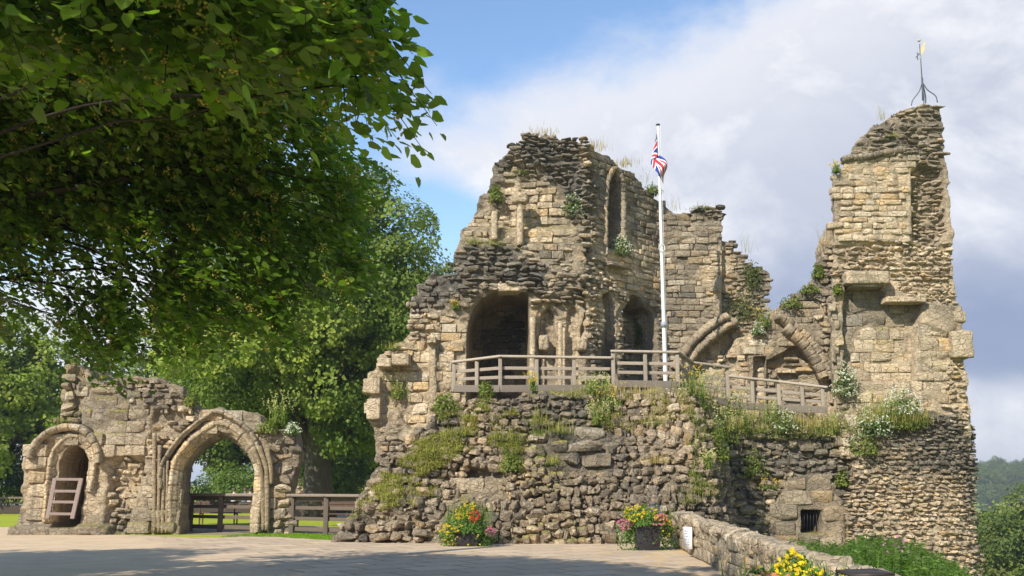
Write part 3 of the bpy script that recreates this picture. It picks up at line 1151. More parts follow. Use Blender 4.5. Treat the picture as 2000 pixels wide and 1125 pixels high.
    A2 = [(350, 985), (349, 930), (358, 899), (381, 874), (408, 856), (431, 848), (456, 859), (478, 878), (493, 903), (499, 930), (497, 985)]
    mb = MB()
    sweep(mb, w, A2, [(-0.10, -0.9), (-0.10, -0.35), (0.0, -0.25), (0.10, -0.22), (0.10, -0.9)], w0=0.0, n=70, colour=0.75, seed=5, block=0.4)
    mb.build('inner_arch_ring', M_STONE, root)
    # clustered shafts either side
    for px0, py0, px1, py1, r in ((303, 845, 303, 1040, 0.07), (313, 870, 311, 1040, 0.06), (322, 905, 319, 1040, 0.06), (329, 900, 327, 1040, 0.05),
                                  (512, 885, 516, 1035, 0.07), (522, 872, 523, 1035, 0.08)):
        mb = MB()
        a, b = np.array(w.uz(px0, py0)), np.array(w.uz(px1, py1))
        n = 16
        t = np.linspace(0, 1, n)
        uz = a[None] * (1 - t[:, None]) + b[None] * t[:, None]
        P = w.world(uz[:, 0], np.full(n, 0.07), uz[:, 1])
        P += 0.012 * np.stack([fbm(P[:, 0] * 3 + q, P[:, 1], P[:, 2] * 3, 5 + q, 2) for q in range(3)], 1)
        g = w.gval(uz[:, 0], uz[:, 1])
        C = weather_mix(g, g * 0 + 0.4, g * 0 + 0.4, g * 0 + 0.5)
        mb.tube(P, r * (1 + 0.12 * fbm(uz[:, 1] * 4, uz[:, 0], 0 * uz[:, 0], 8, 2)), (0.35, 0.27, 0.17), 10)
        mb.build('shaft', M_STONE, root)
    # curved springers fanning out of the right pier
    mb = MB()
    for k, (p0, p1, p2) in enumerate((((515, 945), (510, 910), (497, 876)), ((524, 945), (521, 910), (509, 872)), ((531, 945), (531, 912), (524, 876)))):
        n = 12
        P2 = smooth_path([w.uz(*p0), w.uz(*p1), w.uz(*p2)], n)
        P = w.world(P2[:, 0], np.linspace(0.06, 0.22, n), P2[:, 1])
        mb.tube(P, np.linspace(0.06, 0.10, n), (0.36, 0.28, 0.17), 8)
    mb.build('rib_springer', M_STONE, root)
    # doorway: hood mould and inner order
    mb = MB()
    H = [(68, 898), (72, 876), (88, 856), (112, 841), (143, 835), (168, 842), (186, 860), (196, 884), (197, 905)]
    sweep(mb, w, H, [(-0.10, -0.2), (-0.10, 0.16), (-0.02, 0.27), (0.09, 0.27), (0.13, 0.17), (0.13, -0.2)], w0=0.12, n=50, colour=0.38, seed=9, rough=0.02)
    mb.build('hood_mould', M_STONE, root)
    mb = MB()
    H2 = [(96, 1022), (100, 960), (104, 920), (108, 895), (120, 872), (144, 857), (168, 868), (180, 893), (178, 925), (172, 960)]
    sweep(mb, w, H2, [(-0.14, -0.6), (-0.13, -0.08), (-0.06, -0.06), (-0.05, 0.03), (0.05, 0.05), (0.06, 0.10), (0.15, 0.10), (0.15, -0.6)], w0=0.08, n=60, colour=-0.02, seed=10, block=0.45)
    mb.build('doorway_jamb', M_STONE, root)
    # timber hatch leaning in the doorway
    hr = empty('timber_hatch', w.world(*[w.uz(132, 1022)[0], 0.3, w.uz(132, 1022)[1]]).tolist(),
               'greyed timber ladder-like barrier leaning in the small doorway of the gateway', 'barrier')
    wc = (0.26, 0.20, 0.17)
    def P(px, py, ww):
        u, z = w.uz(px, py)
        return w.world(u, ww, z)
    for a, b in (((111, 934), (100, 1013)), ((162, 934), (148, 1013))):
        mb = MB()
        mb.bar(P(*a, 0.12), P(*b, 0.26), 0.13, 0.07, wc, (0, -1, 0.3))
        mb.build('upright', M_WOOD, hr)
    for (x0, x1, y, ww) in ((112, 165, 936, 0.13), (110, 157, 959, 0.17), (108, 153, 980, 0.21), (104, 148, 1003, 0.25)):
        mb = MB()
        mb.bar(P(x0, y, ww), P(x1, y + 0.5, ww), 0.05, 0.085, wc)
        mb.build('rung', M_WOOD, hr)
    return w

GATE = make_gateway()

# =================================================================== CASTLE KEEP (middle)
def make_keep():
    root = empty('castle_keep', (1.0, 35.5, 0), 'tall broken stone keep beside the flagpole with a dark vaulted recess', 'ruin')
    w = Wall((-6, 34.0), (8, 34.0), [
        (720, 820), (718, 790), (724, 765), (718, 745), (724, 732), (740, 712), (744, 695), (770, 680), (790, 670), (802, 640), (797, 600), (802, 588), (820, 556),
        (850, 543), (882, 530), (888, 492), (897, 468), (905, 452), (922, 425), (938, 402), (940, 378), (952, 368), (958, 345), (964, 320), (975, 308), (984, 298),
        (1000, 284), (1012, 270), (1040, 260), (1062, 263), (1090, 266), (1115, 268), (1138, 273), (1146, 300), (1146, 800),
        (900, 800), (830, 840), (800, 860), (775, 900), (738, 900), (742, 870), (733, 850), (739, 832)], T=2.6, seed=21, g0=0.34)
    # relief
    w.patch([(880, 540), (890, 480), (900, 440), (1150, 440), (1150, 200), (900, 200), (860, 400)], -0.45, 0.12)   # upper stage stands back
    w.patch([(1000, 480), (985, 480), (985, 300), (1060, 340), (1120, 440), (1120, 520), (1040, 520)], -0.12, 0.08)
    w.patch([(880, 575), (888, 485), (1000, 478), (1140, 530), (1140, 570), (1040, 600), (960, 575), (905, 605)], 0.22, 0.20)  # projecting rubble ledge
    w.patch([(985, 300), (1010, 255), (1150, 262), (1150, 330), (1130, 400), (1105, 330), (1050, 320)], 0.28, 0.18)  # overhanging rubble cap
    w.patch([(1020, 340), (1046, 330), (1050, 400), (1048, 470), (1012, 470), (1010, 400)], -0.14, 0.05)  # blind panel
    w.patch([(970, 350), (1006, 350), (1006, 475), (970, 480)], -0.14, 0.06)
    w.patch([(715, 830), (715, 735), (745, 735), (745, 830)], 0.20, 0.08)
    w.patch([(840, 800), (840, 660), (852, 655), (855, 800)], 0.18, 0.04)   # buttress
    w.patch([(760, 700), (800, 650), (838, 660), (838, 800), (800, 840), (755, 760)], -0.12, 0.06)
    w.patch([(800, 600), (850, 560), (905, 565), (905, 640), (850, 650), (800, 650)], 0.0, 0.06)
    w.patch([(1053, 800), (1053, 650), (1058, 612), (1072, 600), (1082, 615), (1084, 660), (1084, 800)], -0.30, 0.04)
    w.patch([(1106, 800), (1106, 650), (1110, 605), (1122, 596), (1130, 610), (1132, 800)], -0.20, 0.04)
    w.patch([(1032, 790), (1030, 620), (1050, 605), (1052, 790)], 0.10, 0.05)
    w.patch([(1132, 790), (1137, 640), (1148, 600), (1150, 790)], -0.5, 0.06)
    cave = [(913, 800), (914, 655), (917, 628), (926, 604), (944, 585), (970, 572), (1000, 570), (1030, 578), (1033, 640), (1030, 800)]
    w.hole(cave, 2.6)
    w.weath(cave, 0.62, 0.1)  # darker stone colour inside the recess
    # weathering
    w.weath([(980, 250), (1150, 255), (1150, 420), (1110, 400), (1060, 330), (1000, 320), (950, 400), (880, 480), (890, 420)], 0.95)
    w.weath([(880, 480), (1000, 475), (1060, 520), (1060, 570), (930, 580), (880, 600), (800, 600), (820, 540)], 1.0)
    w.weath([(1000, 340), (1100, 380), (1105, 470), (1005, 475)], 0.05)
    w.weath([(715, 850), (720, 680), (840, 640), (900, 640), (900, 800), (800, 850)], 0.02)
    w.weath([(1030, 790), (1030, 610), (1150, 600), (1150, 790)], -0.02)
    w.weath([(725, 900), (725, 840), (800, 840), (790, 900)], 0.5)
    w.weath([(1050, 640), (1085, 620), (1085, 760), (1060, 760)], 0.55)
    # cladding
    w.zone(None, **dict(ROUGH, miss=0.10, over=0.03))
    w.zone([(890, 500), (900, 430), (960, 350), (985, 290), (1010, 330), (1010, 480)], **dict(ASH, h=(0.16, 0.24), w=(0.25, 0.55), prot=(0, 0.09), over=0.05, miss=0.08))
    w.zone([(1000, 480), (1000, 345), (1095, 345), (1110, 420), (1112, 515), (1050, 515), (1020, 480)], **dict(ASH, w=(0.4, 0.8), h=(0.2, 0.32), prot=(-0.01, 0.06)))
    w.zone([(985, 300), (1010, 250), (1150, 255), (1150, 420), (1112, 420), (1095, 345), (1020, 330)], **dict(RUB, prot=(0.04, 0.22), over=0.08, step=0.5))
    w.zone([(860, 560), (880, 480), (1000, 472), (1020, 500), (1110, 515), (1150, 530), (1150, 600), (1050, 600), (1000, 572), (930, 590), (880, 570)],
           **dict(RUB, h=(0.12, 0.22), w=(0.2, 0.55), prot=(0.03, 0.24), step=0.6, over=0.05))
    w.zone([(715, 850), (718, 720), (800, 690), (840, 650), (905, 600), (915, 640), (915, 800), (830, 840)], **dict(ASH, h=(0.28, 0.4), w=(0.35, 0.75), miss=0.10, over=0.0))
    w.zone([(790, 660), (795, 590), (850, 545), (905, 560), (880, 600), (840, 640)], **dict(ROUGH, prot=(0, 0.16), over=0.05))
    w.zone([(1032, 800), (1032, 605), (1150, 600), (1150, 800)], **dict(BIG, h=(0.3, 0.5), w=(0.3, 0.6), prot=(0, 0.03), miss=0.2, step=0.12))
    w.zone([(913, 800), (914, 655), (944, 600), (1030, 590), (1030, 800)], **dict(ASH, inhole=True, h=(0.25, 0.36), w=(0.35, 0.7), prot=(0, 0.05), step=0.3, g=0.45, tint=(0.72, 0.70, 0.68)))  # recess stones tinted darker
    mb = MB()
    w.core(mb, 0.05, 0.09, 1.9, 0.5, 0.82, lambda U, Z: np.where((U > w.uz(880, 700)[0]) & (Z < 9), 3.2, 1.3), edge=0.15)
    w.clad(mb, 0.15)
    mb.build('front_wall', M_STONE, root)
    # darkened vault, string course, corbels and shafts
    mb = MB()
    block_at(mb, w, (712, 741), (744, 770), -0.4, 0.35, 0.05, 1)
    block_at(mb, w, (719, 780), (744, 820), -0.4, 0.30, 0.1, 2)
    mb.build('corbel', M_STONE, root)
    for a, b, w1, s_ in (((741, 703), (768, 720), 0.55, 3), ((768, 694), (802, 716), 0.5, 4), ((836, 660), (853, 673), 0.4, 5), ((972, 556), (1028, 572), 0.30, 6)):
        mb = MB()
        block_at(mb, w, a, b, -0.5, w1, 0.12, s_)
        mb.build('projecting_block', M_STONE, root)
    for (x, y0, y1, r) in ((1060, 700, 785, 0.09), (1136, 690, 785, 0.09), (1040, 622, 785, 0.10), (1094, 628, 785, 0.08), (1101, 640, 785, 0.05), (966, 415, 470, 0.12), (1016, 395, 480, 0.13)):
        mb = MB()
        n = 14
        a, b = np.array(w.uz(x, y0)), np.array(w.uz(x, y1))
        t = np.linspace(0, 1, n)[:, None]
        uz = a * (1 - t) + b * t
        f = w.front(uz[:, 0], uz[:, 1]).max()
        Pp = w.world(uz[:, 0], np.full(n, f + 0.05), uz[:, 1])
        mb.tube(Pp, r * (1 + 0.15 * fbm(uz[:, 1] * 4, uz[:, 0], 0 * uz[:, 0], 3, 2)), TAN * 0.95, 10)
        mb.build('shaft', M_STONE, root)
    for (a, b, s_) in (((1052, 656), (1072, 686), 7), ((1126, 660), (1146, 686), 8), ((1000, 378), (1030, 398), 9)):
        mb = MB()
        block_at(mb, w, a, b, -0.3, 0.26, 0.08, s_, rnd=0.35, amp=0.12)
        mb.build('capital', M_STONE, root)

    # ---- side wall running back from the corner, grazed by the sun
    c0 = np.array([w.world(w.uz(1138, 600)[0], 0, 0)[0], 34.0])
    q = atY(1290, 600, 37.4)
    c1 = np.array([q[0], 37.4])
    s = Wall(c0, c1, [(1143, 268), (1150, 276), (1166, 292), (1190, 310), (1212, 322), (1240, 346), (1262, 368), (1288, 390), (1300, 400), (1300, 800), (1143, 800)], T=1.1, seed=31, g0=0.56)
    s.patch([(1100, 800), (1100, 500), (1150, 520), (1200, 560), (1250, 600), (1300, 640), (1300, 800)], 0.10, 0.15)
    s.patch([(1130, 520), (1128, 420), (1140, 390), (1155, 420), (1150, 520)], -0.2, 0.1)
    win = [(1187, 485), (1186, 400), (1190, 358), (1198, 338), (1206, 340), (1211, 362), (1213, 400), (1213, 485)]
    s.hole(win, 0.75)
    s.hole([(1214, 760), (1218, 640), (1214, 612), (1226, 592), (1240, 576), (1252, 582), (1260, 600), (1276, 610), (1282, 650), (1282, 760)], 0.95)
    s.hole([(1172, 760), (1174, 690), (1178, 620), (1177, 578), (1190, 572), (1197, 600), (1199, 690), (1199, 760)], 0.45)
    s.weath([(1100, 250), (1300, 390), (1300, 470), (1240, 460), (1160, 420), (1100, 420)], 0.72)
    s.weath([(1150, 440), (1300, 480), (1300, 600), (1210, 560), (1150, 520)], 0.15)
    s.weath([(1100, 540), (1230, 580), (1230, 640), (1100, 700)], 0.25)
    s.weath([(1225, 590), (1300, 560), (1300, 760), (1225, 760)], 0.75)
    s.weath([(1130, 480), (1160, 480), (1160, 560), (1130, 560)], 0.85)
    s.zone(None, **dict(ASH, prot=(-0.01, 0.035), miss=0.03))
    s.zone([(1100, 800), (1100, 490), (1160, 510), (1205, 550), (1250, 590), (1310, 640), (1310, 800)], **dict(ROUGH, h=(0.12, 0.2), w=(0.18, 0.4), prot=(0, 0.11)))
    s.zone([(1100, 470), (1100, 250), (1150, 270), (1160, 330), (1165, 520), (1120, 520)], **dict(RUB, prot=(0, 0.18), over=0.05, g=0.1))
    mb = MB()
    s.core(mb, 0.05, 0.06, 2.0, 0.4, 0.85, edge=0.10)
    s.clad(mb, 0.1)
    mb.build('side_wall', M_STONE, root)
    mb = MB()
    sweep(mb, s, [(1185, 500), (1184, 400), (1189, 355), (1198, 333), (1208, 336), (1214, 360), (1216, 400), (1216, 500)],
          [(-0.05, -0.4), (-0.05, 0.03), (0.09, 0.08), (0.12, 0.03), (0.12, -0.4)], w0=0.03, n=50, colour=0.5, seed=12)
    mb.build('window_surround', M_STONE, root)
    mb = MB()
    block_at(mb, s, (1181, 512), (1220, 528), -0.3, 0.28, 0.4, 31)
    mb.build('window_sill', M_STONE, root)

    # ---- back wall with the broken stepped end
    b = Wall((5.2, 37.4), (14, 37.4), [
        (1270, 385), (1284, 394), (1302, 405), (1322, 412), (1346, 413), (1368, 406), (1394, 400), (1404, 404), (1409, 425), (1404, 442), (1414, 464), (1436, 470),
        (1440, 486), (1456, 496), (1460, 514), (1480, 516), (1490, 522), (1504, 530), (1506, 566), (1497, 576), (1499, 610), (1499, 830), (1270, 830)], T=1.3, seed=41, g0=0.62)  # grey base tone deepened to stand in for shade on this wall
    b.patch([(1412, 700), (1412, 440), (1520, 440), (1520, 640), (1440, 660)], -0.30, 0.05)
    b.patch([(1345, 700), (1365, 660), (1400, 630), (1430, 640), (1440, 700), (1440, 820), (1345, 820)], -0.22, 0.06)
    b.patch([(1335, 720), (1400, 660), (1418, 680), (1410, 720), (1350, 740)], -0.12, 0.08)
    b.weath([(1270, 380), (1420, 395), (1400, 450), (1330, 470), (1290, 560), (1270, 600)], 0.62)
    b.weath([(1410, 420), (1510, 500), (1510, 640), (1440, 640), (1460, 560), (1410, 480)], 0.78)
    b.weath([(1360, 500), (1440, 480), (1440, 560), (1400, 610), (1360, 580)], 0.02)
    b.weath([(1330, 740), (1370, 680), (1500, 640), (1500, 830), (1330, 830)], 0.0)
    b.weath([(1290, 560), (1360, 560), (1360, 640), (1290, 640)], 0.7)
    b.zone(None, **dict(ASH, h=(0.2, 0.28), w=(0.35, 0.7), miss=0.02, prot=(-0.01, 0.03)))
    b.zone([(1382, 660), (1378, 520), (1395, 480), (1412, 500), (1412, 640)], **dict(ASH, h=(0.13, 0.17), w=(0.25, 0.5), prot=(0.0, 0.05)))
    b.zone([(1412, 650), (1404, 400), (1440, 460), (1520, 500), (1520, 640), (1440, 650)], **dict(ROUGH, h=(0.13, 0.19), w=(0.25, 0.5), prot=(0.0, 0.10), over=0.08))
    b.zone([(1345, 720), (1400, 650), (1430, 660), (1430, 720)], **dict(ROUGH, prot=(-0.05, 0.2), miss=0.3))
    b.zone([(1330, 416), (1370, 398), (1412, 392), (1412, 440), (1390, 425)], **dict(RUB, over=0.08, g=0.2))
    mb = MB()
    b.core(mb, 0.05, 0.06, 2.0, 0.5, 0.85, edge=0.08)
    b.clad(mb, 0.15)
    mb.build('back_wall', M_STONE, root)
    for k, (pts, rr) in enumerate((([(1316, 722), (1332, 694), (1352, 668), (1376, 645), (1402, 627), (1420, 619)], 0.0),
                                   ([(1330, 735), (1346, 705), (1364, 682), (1388, 660), (1412, 641), (1436, 628)], 0.0))):
        mb = MB()
        sweep(mb, b, pts, [(-0.17, -0.25), (-0.17, 0.16), (-0.09, 0.32), (0.03, 0.34), (0.06, 0.24), (0.14, 0.22), (0.17, 0.10), (0.17, -0.25)], w0=0.02 - 0.05 * k, n=40, colour=0.38, seed=14 + k, rough=0.02)
        mb.build('vault_rib', M_STONE, root)
    return w, s, b

KEEP, KSIDE, KBACK = make_keep()

# =================================================================== CASTLE TOWER (right) with its battered foot
def make_tower():
    root = empty('castle_tower', (12.4, 33.5, -2.3), 'tall slender broken stone tower on the right carrying the weather vane', 'ruin')
    # low wall with the springing of a vault, left of the tower
    lw = Wall((8, 37.0), (16, 37.0), [
        (1462, 900), (1462, 700), (1470, 662), (1486, 640), (1500, 626), (1516, 606), (1536, 590), (1560, 574), (1584, 560), (1596, 540), (1604, 500), (1612, 470), (1626, 440), (1670, 430), (1670, 900)], T=1.0, seed=51, g0=0.22)
    lw.patch([(1500, 830), (1500, 705), (1530, 690), (1545, 680), (1560, 672), (1600, 710), (1617, 760), (1617, 830)], -0.40, 0.06)
    lw.patch([(1600, 540), (1612, 440), (1680, 430), (1680, 560)], -0.1, 0.1)
    lw.hole([(1474, 800), (1474, 697), (1496, 697), (1498, 800)], 0.8)
    lw.weath([(1500, 640), (1520, 600), (1600, 540), (1640, 500), (1640, 560), (1560, 610), (1520, 650)], 0.6)
    lw.zone(None, **dict(ASH, h=(0.24, 0.34), w=(0.4, 0.8), prot=(-0.01, 0.04), over=0.03, miss=0.03))
    lw.zone([(1500, 830), (1500, 700), (1545, 680), (1600, 710), (1617, 760), (1617, 830)], **dict(BIG, kind='block', h=(0.2, 0.34), w=(0.35, 0.9), prot=(-0.05, 0.22), miss=0.15, step=0.5))
    lw.zone([(1596, 830), (1600, 480), (1650, 480), (1650, 830)], **dict(ROUGH, h=(0.2, 0.28), w=(0.2, 0.45), prot=(0, 0.2), over=0.03))
    mb = MB()
    lw.core(mb, 0.05, 0.06, 2.0, 0.8, 0.85, edge=0.10)
    lw.clad(mb, 0.2)
    mb.build('low_wall', M_STONE, root)
    for k, pts in enumerate(([(1514, 618), (1540, 634), (1566, 656), (1590, 684), (1606, 712), (1617, 742)], [(1530, 642), (1552, 660), (1574, 684), (1594, 712), (1606, 738)])):
        mb = MB()
        sweep(mb, lw, pts, [(-0.17, -0.3), (-0.17, 0.10), (-0.10, 0.30), (0.02, 0.42), (0.10, 0.34), (0.16, 0.30), (0.18, 0.10), (0.18, -0.3)], w0=0.08 + 0.05 * k, n=40, colour=0.45, seed=24 + k, rough=0.025)
        mb.build('vault_rib', M_STONE, root)

    t = Wall((9.5, 33.0), (16, 33.0), [
        (1625, 346), (1646, 341), (1648, 308), (1663, 300), (1666, 284), (1684, 262), (1702, 246), (1725, 234), (1759, 212), (1780, 205), (1806, 200), (1846, 198),
        (1849, 250), (1856, 336), (1863, 422), (1869, 492), (1874, 540), (1881, 620), (1884, 648), (1893, 652), (1894, 695), (1888, 704), (1892, 748), (1899, 815), (1899, 900),
        (1640, 900), (1632, 800), (1624, 700), (1624, 600), (1626, 540), (1630, 490), (1630, 420)], T=1.6, taper=0.30, seed=61, g0=0.14)
    t.patch([(1640, 300), (1690, 240), (1860, 190), (1860, 330), (1805, 330), (1800, 296), (1740, 300), (1650, 312)], -0.10, 0.06)
    t.patch([(1786, 470), (1784, 335), (1800, 320), (1842, 330), (1848, 400), (1850, 450), (1830, 478)], -0.45, 0.10)
    t.patch([(1600, 545), (1600, 482), (1720, 474), (1880, 478), (1890, 590), (1800, 590), (1720, 545)], -0.14, 0.08)
    t.patch([(1652, 745), (1650, 600), (1654, 550), (1724, 545), (1728, 585), (1802, 585), (1796, 625), (1790, 660), (1790, 745)], -0.38, 0.05)
    t.patch([(1802, 630), (1810, 590), (1860, 590), (1866, 640), (1850, 655)], 0.12, 0.10)
    t.patch([(1600, 790), (1600, 540), (1650, 540), (1646, 790)], -0.05, 0.05)
    t.weath([(1640, 300), (1690, 240), (1860, 190), (1860, 330), (1805, 330), (1740, 296)], 0.78)
    t.weath([(1786, 470), (1786, 330), (1870, 320), (1880, 480)], 0.42)
    t.weath([(1634, 440), (1634, 340), (1652, 330), (1656, 420)], 0.65, 0.15)
    t.weath([(1650, 330), (1785, 325), (1785, 465), (1650, 470)], -0.10)
    t.weath([(1655, 640), (1655, 545), (1800, 585), (1795, 620), (1700, 625)], 0.55, 0.25)
    t.weath([(1800, 590), (1880, 590), (1880, 650), (1850, 640)], 0.6)
    t.zone(None, **dict(BIG, over=-0.16, h=(0.3, 0.45), w=(0.4, 0.8), prot=(-0.01, 0.04), miss=0.03))
    t.zone([(1620, 480), (1620, 335), (1660, 305), (1800, 300), (1786, 340), (1786, 466), (1720, 478)], **dict(ASH, h=(0.2, 0.25), w=(0.3, 0.65), prot=(0.0, 0.035), miss=0.0))
    t.zone([(1640, 310), (1690, 235), (1860, 190), (1870, 300), (1850, 340), (1805, 335), (1800, 296), (1740, 302)], **dict(RUB, h=(0.12, 0.2), w=(0.22, 0.55), prot=(0.02, 0.16), over=-0.13))
    t.zone([(1786, 470), (1786, 338), (1800, 325), (1870, 320), (1880, 480), (1800, 476)], **dict(RUB, prot=(0.0, 0.14), step=0.5, over=-0.16))
    t.zone([(1610, 590), (1610, 490), (1720, 474), (1880, 476), (1890, 600), (1810, 588), (1725, 548), (1650, 550)], **dict(RUB, h=(0.10, 0.18), w=(0.16, 0.42), prot=(0.02, 0.16), step=0.6, over=-0.14, filler=0.6))
    t.zone([(1850, 790), (1850, 700), (1910, 690), (1915, 910), (1860, 910)], **dict(RUB, h=(0.12, 0.2), over=-0.12))
    t.zone([(1620, 900), (1620, 590), (1650, 590), (1652, 900)], **dict(ROUGH, h=(0.24, 0.32), w=(0.2, 0.4), prot=(0, 0.14)))
    mb = MB()
    t.core(mb, 0.05, 0.045, 2.2, 0.4, 0.86, edge=0.02)
    t.clad(mb, 0.1)
    mb.build('tower_wall', M_STONE, root)
    mb = MB()
    sweep(mb, t, [(1646, 312), (1690, 307), (1730, 300), (1766, 295)], [(-0.10, -0.2), (-0.10, 0.02), (-0.02, 0.16), (0.12, 0.16), (0.14, -0.2)], w0=0.0, n=30, colour=0.72, seed=31)
    mb.build('cornice', M_STONE, root)
    for a, b, w1, g_, s_ in (((1646, 534), (1730, 558), 0.42, 0.2, 41), ((1656, 556), (1716, 563), 0.30, 0.5, 44), ((1726, 582), (1804, 592), 0.30, 0.15, 42), ((1852, 648), (1896, 700), 0.30, 0.2, 43)):
        mb = MB()
        block_at(mb, t, a, b, -0.4, w1, g_, s_, rnd=0.10, amp=0.05)
        mb.build('lintel', M_STONE, root)

    # battered foot of dark rubble
    f = Wall((8, 32.3), (18, 32.3), [
        (1676, 880), (1694, 842), (1720, 818), (1760, 806), (1812, 802), (1900, 806), (1905, 860), (1913, 920), (1908, 985), (1914, 1050), (1922, 1110), (1935, 1270),
        (1664, 1270), (1664, 1000)], T=1.4, taper=0.35, seed=71, g0=0.50,
        base=lambda u, z: 0.10 * np.maximum(4.0 - z, 0) - 0.30 * np.maximum(u - 5.2, 0) ** 2)
    f.weath([(1690, 830), (1905, 800), (1910, 940), (1700, 930)], 0.72)
    f.weath([(1760, 1000), (1800, 930), (1880, 940), (1900, 1120), (1840, 1120)], -0.05)
    f.weath([(1640, 940), (1700, 940), (1740, 1060), (1640, 1060)], 0.3)
    f.zone(None, **dict(RUB, kind='cobble', h=(0.11, 0.19), w=(0.17, 0.36), prot=(0.01, 0.11), gap=0.035, step=0.5, over=-0.12, miss=0.08, jit=0.22, filler=0.55))
    f.zone([(1640, 1270), (1640, 900), (1690, 820), (1730, 810), (1730, 1270)], **dict(RUB, kind='cobble', h=(0.11, 0.19), w=(0.17, 0.36), prot=(0.01, 0.12), gap=0.035, step=0.8, over=0.12, miss=0.06, jit=0.22, filler=0.55))
    mb = MB()
    f.core(mb, 0.06, 0.06, 2.0, 0.3, 0.80, inset=0.08)
    f.clad(mb, 0.05)
    mb.build('rubble_foot', M_RUBBLE, root)

    # cell wall with the barred window
    c = Wall((5.5, 33.3), (12, 33.3), [(1360, 1270), (1360, 830), (1400, 815), (1470, 835), (1560, 848), (1640, 856), (1700, 850), (1700, 1270)], T=3.2, seed=81, g0=0.62,
             base=lambda u, z: 0.06 * np.maximum(3.5 - z, 0))
    c.patch([(1490, 1270), (1505, 1000), (1540, 930), (1600, 925), (1650, 980), (1660, 1270)], 0.12, 0.06)
    c.hole([(1566, 1040), (1566, 997), (1603, 997), (1603, 1040)], 1.7)
    c.weath([(1490, 1200), (1505, 1000), (1540, 930), (1600, 925), (1650, 980), (1660, 1200)], 0.50)
    c.weath([(1380, 830), (1500, 850), (1640, 860), (1640, 930), (1380, 940)], 0.85)
    c.zone(None, **dict(RUB, h=(0.18, 0.32), w=(0.22, 0.55), prot=(0.03, 0.22), moss=0.4, filler=0.5))
    c.zone([(1490, 1270), (1505, 1000), (1540, 930), (1600, 925), (1650, 980), (1660, 1270)], **dict(BIG, h=(0.42, 0.55), w=(0.6, 1.0), prot=(0, 0.02), gap=0.012))
    mb = MB()
    c.core(mb, 0.05, 0.05, 2.0, 0.9, 0.8, inset=0.07)
    c.clad(mb, 0.4)
    cw = mb.build('cell_wall', M_STONE, root)
    for px in (1574, 1580, 1586, 1592, 1598):
        mb = MB()
        a, b = c.uz(px, 1039), c.uz(px, 997)
        mb.tube(c.world(np.array([a[0], b[0]]), np.array([0.0, 0.0]), np.array([a[1], b[1]])), 0.014, (0.02, 0.02, 0.022), 6)
        mb.build('window_bar', M_IRON, cw)
    return lw, t, f, c

LOWW, TOWER, FOOT, CELL = make_tower()

